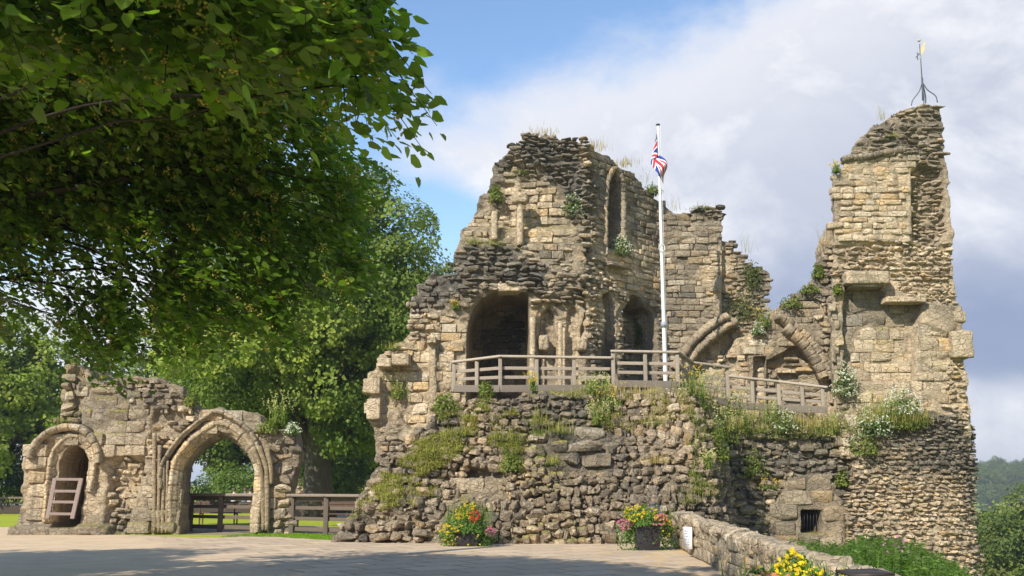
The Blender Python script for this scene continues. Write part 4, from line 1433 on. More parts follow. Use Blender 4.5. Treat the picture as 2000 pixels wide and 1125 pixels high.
# =================================================================== RUBBLE MOUND (front centre)
def make_mound():
    root = empty('rubble_mound', (0, 30, 0), 'broad sloping mound of loose grey brown rubble in front of the keep', 'ruin')
    def base(u, z):
        x = u - 8.0
        b = -0.55 * np.maximum(z, 0) - 0.05 * np.maximum(z - 2.5, 0) ** 2
        b = b - 1.0 * np.maximum(x - 4.9, 0) ** 2 - 0.10 * np.maximum(-1.0 - x, 0) ** 1.6
        return b + 0.22 * np.sin(x * 1.3 + 0.6) * np.clip(z, 0, 1.5) / 1.5
    m = Wall((-8, 27.9), (8, 27.9), [
        (648, 1064), (662, 1040), (690, 1005), (698, 985), (716, 955), (742, 912), (752, 900), (775, 880), (800, 852), (836, 830), (856, 806), (890, 792), (905, 784), (940, 780), (980, 777), (1010, 771), (1070, 770),
        (1130, 771), (1180, 768), (1230, 762), (1290, 760), (1340, 760), (1380, 768), (1380, 1080), (1200, 1080)], T=6.2, seed=91, g0=0.59, base=base)
    # extend the hidden right flank squarely
    i = len(m.out) - 3
    top = m.out[i]
    m.out[i + 1:] = [(14.9, top[1]), (14.9, -2.6), (13, -2.6), (11, -0.4), (2.0, -0.4)]
    m.patch([(895, 975), (905, 915), (985, 915), (985, 975)], -0.35, 0.08)     # patch of old dressed wall
    m.patch([(830, 1000), (840, 915), (895, 915), (895, 1000)], -0.25, 0.2)
    m.patch([(700, 1010), (760, 950), (840, 940), (840, 1010)], 0.18, 0.25)
    m.patch([(1240, 1010), (1270, 850), (1340, 840), (1330, 1010)], 0.25, 0.3)
    m.patch([(1060, 870), (1070, 830), (1200, 830), (1200, 900), (1080, 900)], 0.15, 0.15)
    m.weath([(895, 985), (900, 910), (1000, 910), (990, 985)], 0.35)
    m.weath([(960, 770), (1150, 770), (1150, 830), (960, 830)], 0.8)
    m.weath([(1050, 900), (1340, 860), (1340, 1060), (1000, 1060)], 0.60)
    m.zone(None, kind='cobble', tint=(1.0, 0.97, 0.94), h=(0.20, 0.31), w=(0.19, 0.43), gap=0.01, depth=0.24, prot=(0.05, 0.24), rot=0.18, yaw=0.22, jit=0.16, wob=0.25, step=0.6, over=0.0, filler=0.5)
    m.zone([(830, 880), (860, 800), (900, 780), (1160, 765), (1160, 830), (1010, 840), (960, 900)], kind='cobble', tint=(1.0, 0.97, 0.94), h=(0.16, 0.26), w=(0.20, 0.38), gap=0.02, depth=0.2, prot=(0.04, 0.2), rot=0.2, yaw=0.25, jit=0.15, wob=0.2, step=0.6, over=0.0, miss=0.05, filler=0.55)
    m.zone([(1060, 925), (1065, 835), (1190, 835), (1200, 925)], kind='block', h=(0.34, 0.44), w=(0.5, 1.2), gap=0.02, depth=0.22, prot=(0.05, 0.2), rot=0.05, jit=0.05, step=0.5, miss=0.05)
    m.zone([(895, 975), (905, 915), (985, 915), (985, 975)], **dict(BIG, h=(0.4, 0.5), w=(0.6, 1.1), prot=(0, 0.03), gap=0.015))
    m.zone([(650, 1064), (670, 1010), (860, 1015), (860, 1064)], kind='cobble', tint=(1.0, 0.97, 0.94), h=(0.24, 0.36), w=(0.28, 0.65), gap=0.02, depth=0.28, prot=(0.06, 0.3), rot=0.12, yaw=0.2, jit=0.12, wob=0.15, step=0.8, over=0.12, filler=0.5)
    mb = MB()
    m.core(mb, 0.06, 0.10, 1.6, 0.8, 0.66, edge=0.2, inset=0.13)
    m.clad(mb, 0.42)
    mb.build('stonework', M_RUBBLE, root)
    return m

MOUND = make_mound()

# =================================================================== TERRACE RAILINGS, FLAG, WEATHER VANE
GREYWOOD = np.array([0.33, 0.275, 0.215])

def railing(label, tops, bots, ydepth, posts, cap=True, fascia=True, seed=0):
    """tops/bots: pixel polylines of the top rail and of the deck edge; ydepth per vertex; posts: positions along (0..1 per segment)"""
    rs = np.random.RandomState(seed)
    T = [atY(px, py, Y) for (px, py), Y in zip(tops, ydepth)]
    Bt = [atY(px, py, Y) for (px, py), Y in zip(bots, ydepth)]
    root = empty('timber_railing', ((T[0] + T[-1]) / 2 * [1, 1, 0] + [0, 0, min(b[2] for b in Bt)]).tolist(), label, 'railing', 'timber railings on the terrace')
    def P(i, t, h):
        a = T[i] * (1 - t) + T[i + 1] * t
        b = Bt[i] * (1 - t) + Bt[i + 1] * t
        return b * (1 - h) + a * h
    for i, t in posts:
        mb = MB()
        a, b = P(i, t, 1.0), P(i, t, 0.0)
        b = np.array([a[0], a[1], b[2] - 0.12])
        mb.bar(b, a - [0, 0, 0.03], 0.115, 0.115, GREYWOOD * rs.uniform(0.85, 1.15), (0, 1, 0))
        mb.build('post', M_WOOD, root)
    for i in range(len(T) - 1):
        d = (T[i + 1] - T[i])
        d /= np.linalg.norm(d)
        mb = MB()
        mb.bar(P(i, 0, 1) - d * 0.07 + [0, -0.02, 0.03], P(i, 1, 1) + d * 0.07 + [0, -0.02, 0.03], 0.19, 0.07, GREYWOOD * 1.25)
        mb.build('top_rail', M_WOOD, root)
        for h in (0.36, 0.66):
            mb = MB()
            mb.bar(P(i, 0, h) + [0, 0.085, 0], P(i, 1, h) + [0, 0.085, 0], 0.04, 0.10, GREYWOOD * rs.uniform(0.85, 1.15))
            mb.build('rail', M_WOOD, root)
        if fascia:
            mb = MB()
            mb.bar(P(i, 0, -0.03) + [0, -0.10, 0], P(i, 1, -0.03) + [0, -0.10, 0], 0.05, 0.22, GREYWOOD * 0.55)
            mb.build('deck_board', M_WOOD, root)
    return root

railing('long grey timber railing along the terrace in front of the vaulted recess',
        [(887, 709), (977, 698), (1192, 701)], [(887, 758), (977, 758), (1196, 757)], [32.2, 31.2, 31.2],
        [(0, 0.0), (0, 0.5), (0, 1.0), (1, 0.33), (1, 0.67)], seed=1)
railing('higher short section of grey timber railing in front of the flagpole foot',
        [(1197, 688), (1322, 690), (1350, 710), (1422, 719)], [(1197, 748), (1322, 750), (1350, 770), (1422, 785)], [31.2, 31.2, 32.6, 33.2],
        [(0, 0.0), (0, 0.5), (0, 1.0), (1, 0.45), (1, 1.0), (2, 0.97)], seed=2)
railing('sloping grey timber railing running down a ramp to the foot of the tower',
        [(1426, 737), (1520, 747), (1612, 758)], [(1426, 790), (1520, 796), (1612, 800)], [33.2, 33.4, 33.0],
        [(0, 0.45), (0, 1.0), (1, 0.5), (1, 0.93)], seed=3)


def make_flagpole():
    base = atY(1300, 748, 33.4)
    top = atY(1287, 242, 33.4)
    top[0] = base[0]
    z0 = 3.9
    root = empty('flagpole', (base[0], 33.4, z0), 'tall slim white flagpole standing on the castle terrace', 'flagpole')
    mb = MB()
    n = 12
    zz = np.linspace(z0, top[2] - 0.08, n)
    mb.tube(np.stack([np.full(n, base[0]), np.full(n, 33.4), zz], 1), np.linspace(0.080, 0.038, n), (0.70, 0.70, 0.69), 14)
    mb.build('pole', M_PAINT, root)
    mb = MB()
    mb.tube([(base[0], 33.4, top[2] - 0.08), (base[0], 33.4, top[2] - 0.03), (base[0], 33.4, top[2])], [0.03, 0.085, 0.05], (0.05, 0.05, 0.05), 12)
    mb.build('finial', M_IRON, root)
    z1 = atY(1297, 634, 33.4)[2]
    mb = MB()
    mb.tube([(base[0], 33.4, z1 - 0.09), (base[0], 33.4, z1 + 0.09)], 0.105, (0.30, 0.32, 0.36), 14)
    mb.build('collar', M_PAINT, root)
    z2 = atY(1290, 485, 33.4)[2]
    mb = MB()
    t = np.linspace(0, 2 * math.pi, 18)
    mb.tube(np.stack([base[0] + 0.10 * np.cos(t), 33.32 + 0 * t, z2 + 0.13 * np.sin(t)], 1), 0.012, (0.75, 0.75, 0.73), 6, False)
    mb.tube([(base[0] + 0.07, 33.3, z0 + 1.2), (base[0] + 0.065, 33.32, top[2] - 0.1)], 0.006, (0.6, 0.6, 0.58), 5)
    mb.build('halyard', M_CLOTH, root)
    # drooping flag
    zt = atY(1285, 256, 33.4)[2]
    ns, nt = 110, 70
    S, Tt = np.meshgrid(np.linspace(0, 1, ns), np.linspace(0, 1, nt), indexing='ij')
    H, Lf = 0.95, 1.72
    # fly direction hangs steeply; cloth swells to the left near the hoist, folds trail to the right
    x = base[0] - 0.06 - 0.20 * np.sin(np.clip(S * 3.2, 0, 1) * math.pi / 2) * (0.25 + 0.75 * Tt) * (1 - sstep(S, 0.35, 0.95)) * 1.15 + 0.30 * sstep(S, 0.45, 1.0) * (1.1 - 0.5 * Tt)
    z = zt - H * Tt * (1 - 0.5 * S) - Lf * 0.84 * S ** 1.1
    y = 33.4 - 0.09 - 0.13 * np.sin(S * 9.0 + Tt * 2.2) * S - 0.05 * np.sin(S * 17 + 1) * S
    x = x + 0.05 * np.sin(S * 10 + Tt * 3.0) * S
    V = np.stack([x, y, z], 2).reshape(-1, 3)
    i, j = np.meshgrid(np.arange(ns - 1), np.arange(nt - 1), indexing='ij')
    a = (i * nt + j).ravel()
    F = np.stack([a, a + nt, a + nt + 1, a + 1], 1)
    X, Yv = S * 60.0, Tt * 30.0       # flag geometry in 60 x 30 units
    blue, red, white = (0.018, 0.045, 0.23), (0.62, 0.03, 0.05), (0.80, 0.80, 0.80)
    Cc = np.empty(X.shape + (3,))
    Cc[:] = blue
    d1 = np.abs((X * 30 - Yv * 60) / math.hypot(30, 60))
    d2 = np.abs((X * 30 + Yv * 60 - 1800) / math.hypot(30, 60))
    Cc[(d1 < 3) | (d2 < 3)] = white
    Cc[((d1 < 1.4)) | ((d2 < 1.4))] = red
    Cc[(np.abs(X - 30) < 5) | (np.abs(Yv - 15) < 5)] = white
    Cc[(np.abs(X - 30) < 3) | (np.abs(Yv - 15) < 3)] = red
    mb = MB()
    mb.add(V, F, Cc.reshape(-1, 3))
    fl = mb.build('flag', M_CLOTH)
    so_ = fl.modifiers.new('thickness', 'SOLIDIFY')
    so_.thickness = 0.006
    tag(fl, 'red white and blue union flag hanging limp from the flagpole', 'flag')

make_flagpole()


def make_vane():
    Y = 33.6
    c = atY(1805, 200, Y)
    root = empty('weather_vane', (c[0], Y, c[2] - 0.1), 'thin iron weather vane with a pale gilded wing on top of the tower', 'weather vane')
    iron = (0.10, 0.11, 0.12)
    def P(px, py, dy=0.0):
        return atY(px, py, Y + dy)
    for pts in (((1780, 206), (1783, 195), (1795, 179), (1800, 165)), ((1831, 200), (1827, 187), (1812, 176), (1803, 163)), ((1804, 204), (1805, 190), (1803, 176), (1801, 163)), ((1808, 202), (1808, 190), (1805, 175), (1802, 163))):
        k = len(pts)
        dy = {1804: -0.45, 1808: 0.45}.get(pts[0][0], 0.0)
        p = smooth_path([P(x, y, dy * (1 - i / (k - 1)) ** 0.7) for i, (x, y) in enumerate(pts)], 14)
        mb = MB()
        mb.tube(p, 0.019, iron, 6)
        mb.build('leg', M_IRON, root)
    mb = MB()
    mb.tube([P(1803, 196), P(1801, 152)], 0.036, iron, 8)
    mb.tube([P(1801, 156), P(1798, 114), P(1796, 86)], 0.02, (0.16, 0.17, 0.17), 8)
    mb.build('pole', M_IRON, root)
    for px, py, r in ((1795, 79, 0.055), (1798, 113, 0.035)):
        mb = MB()
        q = P(px, py)
        V, F = rbox(6, 0.999)
        mb.add(V * r + q, F, (0.42, 0.38, 0.30))
        mb.build('ball', M_PAINT, root)
    mb = MB()
    mb.tube([P(1795, 79), P(1795, 73)], [0.02, 0.004], (0.42, 0.38, 0.30), 6)
    mb.build('spike', M_IRON, root)
    # gilded two-pronged wing
    out = [(1797.5, 108), (1797, 97), (1800, 91), (1804, 84), (1807.5, 79), (1806.5, 88), (1803.5, 94), (1807.5, 92), (1806, 98), (1801, 105)]
    me = bpy.data.meshes.new('wing')
    bm = bmesh.new()
    f_ = [bm.verts.new(P(x, y, -0.012)) for x, y in out]
    b_ = [bm.verts.new(P(x, y, 0.012)) for x, y in out]
    bm.faces.new(f_)
    bm.faces.new(b_[::-1])
    for i in range(len(out)):
        j = (i + 1) % len(out)
        bm.faces.new((f_[j], f_[i], b_[i], b_[j]))
    bm.to_mesh(me)
    bm.free()
    at = me.color_attributes.new('Col', 'FLOAT_COLOR', 'POINT')
    at.data.foreach_set('color', np.tile([0.62, 0.50, 0.28, 1], len(me.vertices)).astype(np.float32))
    me.materials.append(M_PAINT)
    o = bpy.data.objects.new('wing', me)
    COL.objects.link(o)
    attach(o, root)
    mb = MB()
    mb.tube([P(1796.5, 106), P(1791, 109)], 0.012, iron, 6)
    mb.tube([P(1791.5, 102), P(1792.5, 117)], 0.014, iron, 6)
    mb.tube([P(1788.5, 113), P(1795, 104)], 0.014, iron, 6)
    mb.build('pointer', M_IRON, root)

make_vane()

# =================================================================== PARAPET, SIGN, IRON RAILING
def make_parapet():
    root = empty('parapet_wall', (3.9, 18, 0), 'low stone parapet wall with rounded upright coping stones running down beside the pavement', 'wall')
    rs = np.random.RandomState(5)
    A, B = np.array([4.16, 26.4]), np.array([3.36, 8.2])
    d = (B - A) / np.linalg.norm(B - A)
    nrm = np.array([d[1], -d[0]])            # towards the pavement
    if nrm[0] > 0:
        nrm = -nrm
    L = np.linalg.norm(B - A)
    W = Wall(A, B, [(0, 0), (1, 0), (1, 1)], T=0.42, seed=201, g0=0.46)
    W.n = nrm
    W.out = [(0, -2.4), (L, -2.4), (L, 0.50), (0, 0.70)]
    W.zones = [([(0, -0.1), (L, -0.1), (L, 0.52), (0, 0.72)], dict(kind='ashlar', h=(0.20, 0.25), w=(0.25, 0.55), gap=0.012, depth=0.12, prot=(0.0, 0.014), over=0.02))]
    mb = MB()
    W.core(mb, 0.05, 0.015, 2.5, 0, 0.9, edge=0.01, inset=0.04)
    W.clad(mb, 0)
    mb.build('masonry', M_STONE, root)
    # coping: upright rounded slabs side by side
    mb = MB()
    s_ = 0.0
    k = 0
    while s_ < L:
        wd = rs.uniform(0.16, 0.40)
        V = T_RUB[rs.randint(len(T_RUB))].copy()
        h = rs.uniform(0.12, 0.165)
        V = V * np.array([wd * 0.56, 0.25, h])
        a = rs.normal() * 0.12
        V = np.stack([V[:, 0] * math.cos(a) - V[:, 2] * math.sin(a), V[:, 1], V[:, 0] * math.sin(a) + V[:, 2] * math.cos(a)], 1)
        Wd = W.world(V[:, 0] + s_ + wd / 2, V[:, 1] - 0.20, V[:, 2] + 0.77 - 0.19 * s_ / L)
        F = F_RUB
        if (W.d[0] * W.n[1] - W.d[1] * W.n[0]) < 0:
            F = F[:, ::-1]
        C = weather_mix(np.full(len(V), 0.42 + 0.15 * rs.normal()), np.full(len(V), 0.3), np.full(len(V), rs.rand() * 0.95), np.full(len(V), rs.uniform(0.4, 0.9)))
        mb.add(Wd, F, C)
        s_ += wd * 0.92
        k += 1
    mb.build('coping', M_STONE, root)
    # rough blocky end stone
    mb = MB()
    V = T_BLK[2] * np.array([0.16, 0.29, 0.44])
    mb.add(W.world(V[:, 0] - 0.10, V[:, 1] - 0.20, V[:, 2] + 0.43), F_BLK[:, ::-1], weather_mix(np.full(len(V), 0.6), np.full(len(V), .2), np.full(len(V), .2), np.full(len(V), .5)))
    mb.build('end_stone', M_STONE, root)

    # small white notice on the face
    q = None
    for t in np.linspace(0, L, 400):
        p = W.world(np.array([t]), np.array([0.04]), np.array([0.4]))[0]
        ppx = 1000 + FPX * p[0] / (p[1] * _cs + (p[2] - EYE) * _sn)
        if q is None and ppx > 1349:
            q = t
    sg = empty('notice', W.world(np.array([q]), np.array([0.05]), np.array([0.0]))[0].tolist(), 'small white portrait notice with faded grey print fixed to the parapet wall', 'sign')
    ca, sa = math.cos(R(-20)), math.sin(R(-20))
    def turn(x, w_, z):
        return W.world(q + x * ca - w_ * sa, x * sa + w_ * ca + 0.075, z)
    def board(uu, zz, w0, w1, hw, hh, col):
        mbx = MB()
        V, F = rbox(1, 0)
        V = V * np.array([hw, (w1 - w0) / 2, hh])
        mbx.add(turn(V[:, 0] + uu - q, V[:, 1] + (w0 + w1) / 2, V[:, 2] + zz), F, col)
        return mbx
    board(q, 0.43, 0.02, 0.05, 0.19, 0.235, (0.80, 0.80, 0.79)).build('panel', M_PAINT, sg)
    mbx = MB()
    rs2 = np.random.RandomState(3)
    for zz, segs in ((0.575, ((-0.09, 0.08),)), (0.52, ((-0.10, 0.02),)), (0.455, ((-0.05, 0.05),)), (0.39, ((-0.12, -0.02), (0.03, 0.11))), (0.345, ((0.02, 0.11),)), (0.29, ((-0.09, 0.0), (0.03, 0.09)))):
        for a, b in segs:
            x = a
            while x < b:
                l = rs2.uniform(0.012, 0.03)
                V, F = rbox(1, 0)
                V = V * np.array([l / 2, 0.001, rs2.uniform(0.010, 0.017)])
                mbx.add(turn(V[:, 0] + x, V[:, 1] + 0.052, V[:, 2] + zz), F, (0.33, 0.34, 0.38))
                x += l + 0.008
    mbx.build('faded_print', M_PAINT, sg)

make_parapet()


def make_iron_railing():
    Y = 8.05
    root = empty('iron_railing', (2.7, Y, 0), 'black spiked iron railing with a flat top plate at the bottom edge beside the flowers', 'railing')
    k = (0.018, 0.018, 0.02)
    for px in range(1562, 1720, 24):
        t = atY(px, 1108 if px > 1600 else 1114, Y)
        mb = MB()
        mb.tube([(t[0], Y, 0), (t[0], Y, t[2] - 0.05), (t[0], Y, t[2])], [0.009, 0.009, 0.003], k, 8)
        mb.build('spike', M_IRON, root)
    a, b = atY(1555, 1123, Y), atY(1725, 1123, Y)
    mb = MB()
    mb.bar((a[0], Y, a[2] - 0.08), (b[0], Y, a[2] - 0.08), 0.012, 0.04, k)
    mb.bar((a[0], Y, 0.12), (b[0], Y, 0.12), 0.012, 0.04, k)
    mb.build('rail', M_IRON, root)
    a, b = atY(1662, 1122, Y - 0.5), atY(1742, 1119, Y - 0.5)
    mb = MB()
    mb.box(((a[0] + b[0]) / 2, Y - 0.35, a[2]), (b[0] - a[0], 0.42, 0.02), (0.05, 0.04, 0.036), Matrix.Rotation(R(-2), 3, 'Y'))
    mb.tube([((a[0] + b[0]) / 2, Y - 0.35, 0), ((a[0] + b[0]) / 2, Y - 0.35, a[2] - 0.01)], 0.03, k, 10)
    mb.build('top_plate', M_IRON, root)

make_iron_railing()

# =================================================================== FENCE, BENCHES, PEOPLE, FAR BITS
DARKWOOD = np.array([0.135, 0.105, 0.082])

def make_fence():
    root = empty('post_and_rail_fence', (-9, 34, 0), 'dark brown post and rail fence seen through the wide arch and beside it', 'fence')
    def base(px):
        t = (px - 360) / (700 - 360)
        Y = 35.4 * (1 - t) + 31.8 * t
        q = atY(px, 1000, Y)
        return np.array([q[0], Y, 0])
    for px in (373, 431, 500, 570, 637, 700):
        b = base(px)
        mb = MB()
        mb.bar(b - [0, 0, 0.1], b + [0, 0, 1.22], 0.15, 0.13, DARKWOOD, (0, 1, 0))
        mb.build('post', M_WOOD, root)
    xs = (360, 431, 500, 570, 637, 705)
    for i in range(5):
        a, b = base(xs[i]), base(xs[i + 1])
        for h, hh, dw in ((1.24, 0.09, 0.26), (1.12, 0.14, 0.05), (0.84, 0.11, 0.045), (0.50, 0.11, 0.045), (0.17, 0.13, 0.045)):
            mb = MB()
            off = np.array([0, 0.09 if dw < 0.1 else 0, h])
            mb.bar(a + off, b + off, dw, hh, DARKWOOD * (1.0 if dw < 0.1 else 1.7))
            mb.build('rail', M_WOOD, root)

make_fence()


def make_bench(px0, px1, Y, label, seat_py=1013, back_py=998):
    a, b = atY(px0, 1000, Y), atY(px1, 1000, Y)
    xm = (a[0] + b[0]) / 2
    Lx = b[0] - a[0]
    root = empty('park_bench', (xm, Y, 0), label, 'bench', 'benches on the lawn')
    k = DARKWOOD * np.array([1.0, 0.8, 0.75])
    mb = MB()
    for j in range(3):
        mb.bar((a[0], Y - 0.20 + 0.15 * j, 0.45), (b[0], Y - 0.20 + 0.15 * j, 0.45), 0.13, 0.04, k)
    mb.build('seat', M_WOOD, root)
    mb = MB()
    for z in (0.74, 0.86):
        mb.bar((a[0] + 0.02, Y - 0.27, z), (b[0] - 0.02, Y - 0.27, z), 0.035, 0.10, k)
    mb.build('backrest', M_WOOD, root)
    for f in (0.09, 0.91):
        mb = MB()
        x = a[0] + Lx * f
        mb.bar((x, Y - 0.26, 0), (x, Y - 0.29, 0.92), 0.05, 0.05, k * 0.8, (0, 1, 0))
        mb.bar((x, Y + 0.16, 0), (x, Y + 0.16, 0.43), 0.05, 0.05, k * 0.8, (0, 1, 0))
        mb.bar((x, Y - 0.26, 0.41), (x, Y + 0.16, 0.41), 0.05, 0.05, k * 0.8)
        mb.build('leg', M_IRON, root)
    return root

make_bench(387, 469, 41.5, 'brown park bench on the lawn seen through the wide arch')
make_bench(630, 712, 40.0, 'brown park bench on the lawn partly hidden by the rubble mound')


def person(x, y, z, rot, top, trousers, hair, label, lean=0.0):
    """seated figure, one continuous skin grown from capsules"""
    skin = np.array([0.45, 0.28, 0.20])
    caps = [  # a, b, ra, rb, colour
        ((0, 0, 0.02), (0, 0.02 + lean, 0.30), 0.155, 0.15, top), ((0, 0.02 + lean, 0.30), (0, 0.03 + lean, 0.46), 0.15, 0.16, top),
        ((-0.17, 0.03 + lean, 0.50), (0.17, 0.03 + lean, 0.50), 0.075, 0.075, top),
        ((0, 0.03 + lean, 0.52), (0, 0.04 + lean, 0.64), 0.06, 0.055, skin), ((0, 0.05 + lean, 0.72), (0, 0.03 + lean, 0.78), 0.085, 0.095, skin),
        ((0, 0.135 + lean, 0.715), (0, 0.15 + lean, 0.70), 0.018, 0.018, skin)]
    for s in (-1, 1):
        caps += [((s * 0.20, 0.03 + lean, 0.49), (s * 0.24, 0.06, 0.24), 0.06, 0.048, top), ((s * 0.24, 0.06, 0.24), (s * 0.14, 0.27, 0.14), 0.045, 0.034, skin if lean else top),
                 ((s * 0.14, 0.27, 0.14), (s * 0.09, 0.36, 0.12), 0.036, 0.025, skin),
                 ((s * 0.09, 0.02, 0.02), (s * 0.12, 0.42, 0.05), 0.09, 0.065, trousers), ((s * 0.12, 0.42, 0.05), (s * 0.12, 0.40, -0.38), 0.06, 0.042, trousers),
                 ((s * 0.12, 0.40, -0.41), (s * 0.13, 0.55, -0.42), 0.045, 0.035, np.array([0.03, 0.03, 0.03]))]
    h = 0.022
    X = np.arange(-0.40, 0.40, h)
    Yg = np.arange(-0.30, 0.70, h)
    Z = np.arange(-0.52, 0.95, h)
    G = np.stack(np.meshgrid(X, Yg, Z, indexing='ij'), -1)
    F = np.full(G.shape[:3], 10.0)
    def cap(P, a, b, ra, rb):
        a, b = np.array(a, float), np.array(b, float)
        d = b - a
        t = np.clip(((P - a) @ d) / (d @ d + 1e-9), 0, 1)
        return np.linalg.norm(P - a - t[..., None] * d, axis=-1) - (ra + (rb - ra) * t)
    for a, b, ra, rb, c in caps:
        q = cap(G, a, b, ra, rb)
        k = np.clip(0.5 + 0.5 * (F - q) / 0.035, 0, 1)
        F = F * (1 - k) + q * k - 0.035 * k * (1 - k)
    V, Q = surface_nets(F.astype(np.float32), (X[0], Yg[0], Z[0]), h)
    D = np.stack([cap(V, a, b, ra, rb) for a, b, ra, rb, c in caps])
    C = np.array([c for *_, c in caps])[D.argmin(0)]
    hairm = (np.linalg.norm(V - np.array([0, 0.025 + lean, 0.76]), axis=1) < 0.125) & ((V[:, 2] > 0.79) | ((V[:, 1] < 0.03 + lean) & (V[:, 2] > 0.70)))
    root = empty('person', (x, y, z - 0.45), label, 'person', 'people sitting beyond the lawn', rot)
    M = np.array(Matrix.Rotation(rot, 3, 'Z'))
    mb = MB()
    mb.add((V @ M.T) + np.array([x, y, z]), Q, C)
    o = mb.build('body', M_CLOTH)
    Hv, Hf = rbox(6, 0.999)
    Hv = Hv * np.array([0.104, 0.112, 0.10]) + np.array([0, 0.015 + lean, 0.79])
    keep = (Hv[:, 2] > 0.775) | (Hv[:, 1] < 0.0)
    Hv[~keep] = Hv[~keep] * np.array([0.8, 0.6, 1.0]) + np.array([0, 0, 0.02])
    mh = MB()
    mh.add((Hv @ M.T) + np.array([x, y, z]), Hf, hair)
    hh = mh.build('hair', M_CLOTH)
    attach(o, root)
    attach(hh, root)

for px, rot, top, tr, hair, lab in (
        (457, 0.15, (0.62, 0.60, 0.58), (0.06, 0.07, 0.10), (0.10, 0.08, 0.06), 'person in a pale grey top sitting with back turned, leftmost beyond the lawn'),
        (478, -0.1, (0.10, 0.16, 0.26), (0.05, 0.05, 0.06), (0.13, 0.10, 0.08), 'person in a dark blue top sitting with back turned, between two others'),
        (489, 0.3, (0.58, 0.42, 0.40), (0.10, 0.10, 0.12), (0.07, 0.05, 0.04), 'person in a pinkish top sitting beside the arch edge beyond the lawn')):
    q = atY(px, 960, 62.0)
    person(q[0], 62.0, 0.46, rot, np.array(top), np.array(tr), hair, lab, 0.02)

def far_seat():
    a, b = atY(440, 960, 62), atY(512, 960, 62)
    root = empty('long_bench', ((a[0] + b[0]) / 2, 62, 0), 'long low bench on which three people sit beyond the lawn', 'bench')
    mb = MB()
    mb.box(((a[0] + b[0]) / 2, 62.05, 0.41), (b[0] - a[0], 0.5, 0.06), DARKWOOD)
    mb.build('seat', M_WOOD, root)
    for x in np.linspace(a[0] + 0.2, b[0] - 0.2, 3):
        mb = MB()
        mb.box((x, 62.05, 0.19), (0.1, 0.42, 0.38), DARKWOOD)
        mb.build('leg', M_WOOD, root)
far_seat()

def far_fence():
    root = empty('low_fence', (-30, 57, 0), 'long low dark fence along the far side of the lawn', 'fence')
    pts = [(-62, 53.5), (-44, 54), (-30, 55), (-16, 56.5), (-6, 57)]
    for (x0, y0), (x1, y1) in zip(pts[:-1], pts[1:]):
        for h, hh in ((0.86, 0.10), (0.58, 0.09), (0.24, 0.42)):
            mb = MB()
            mb.bar((x0, y0, h), (x1, y1, h), 0.05, hh, DARKWOOD * (1.4 if h > 0.8 else 0.55))
            mb.build('rail', M_WOOD, root)
        n = int(abs(x1 - x0) / 2.2)
        for i in range(n):
            t = i / n
            mb = MB()
            mb.bar((x0 + (x1 - x0) * t, y0 + (y1 - y0) * t + 0.07, -0.05), (x0 + (x1 - x0) * t, y0 + (y1 - y0) * t + 0.07, 0.9), 0.1, 0.1, DARKWOOD * 0.7, (0, 1, 0))
            mb.build('post', M_WOOD, root)
far_fence()

def far_ruin():
    w = Wall((-20, 66), (-5, 66), [(572, 975), (576, 950), (584, 930), (586, 915), (592, 925), (594, 945), (606, 938), (624, 940), (624, 975)], T=0.8, seed=301, g0=0.25)
    q = w.world(np.array([w.uz(600, 970)[0]]), np.array([0.0]), np.array([0.0]))[0]
    root = empty('ruined_wall', q.tolist(), 'small distant stub of ruined wall under the trees beside the gateway', 'ruin')
    w.zone(None, **dict(RUB, h=(0.16, 0.24), w=(0.25, 0.5)))
    mb = MB()
    w.core(mb, 0.08, 0.06)
    w.clad(mb)
    mb.build('masonry', M_STONE, root)
far_ruin()

# =================================================================== TREES
LEAF4_V = np.array([(0, 0, 0), (0, 0.5, 0.0), (0, 1.0, -0.06), (-0.33, -0.06, 0.07), (-0.50, 0.30, 0.10), (-0.30, 0.70, 0.05), (0.33, -0.06, 0.07), (0.50, 0.30, 0.10), (0.30, 0.70, 0.05)])
LEAF4_F = np.array([(0, 1, 4, 3), (1, 2, 5, 4), (0, 6, 7, 1), (1, 7, 8, 2)])
LEAF1_V = np.array([(0, 0, 0), (-0.40, 0.42, 0.12), (0, 1, 0), (0.40, 0.42, 0.12)])
LEAF1_F = np.array([(0, 3, 2, 1)])


def frames(nrm, tip):
    """orthonormal frames: z along nrm, y along tip projected"""
    n = nrm / (np.linalg.norm(nrm, axis=1, keepdims=True) + 1e-9)
    y = tip - n * (tip * n).sum(1, keepdims=True)
    y /= np.linalg.norm(y, axis=1, keepdims=True) + 1e-9
    x = np.cross(y, n)
    return np.stack([x, y, n], 1)          # rows are axes


def leaves(mb, P, nrm, tip, size, col, tmpl=(LEAF1_V, LEAF1_F)):
    Vt, Ft = tmpl
    Fm = frames(nrm, tip)
    V = np.einsum('ki,nij->nkj', Vt, Fm) * np.asarray(size)[:, None, None] + P[:, None]
    k = len(Vt)
    F = (Ft[None] + (np.arange(len(P)) * k)[:, None, None]).reshape(-1, Ft.shape[1])
    C = np.repeat(np.asarray(col)[:, None], k, 1).reshape(-1, 3)
    mb.add(V.reshape(-1, 3), F, C)


def leaf_cols(rs, n, a, b, jit=0.2):
    t = rs.rand(n)[:, None]
    return (np.array(a) * (1 - t) + np.array(b) * t) * (1 + (rs.rand(n)[:, None] - 0.5) * 2 * jit)


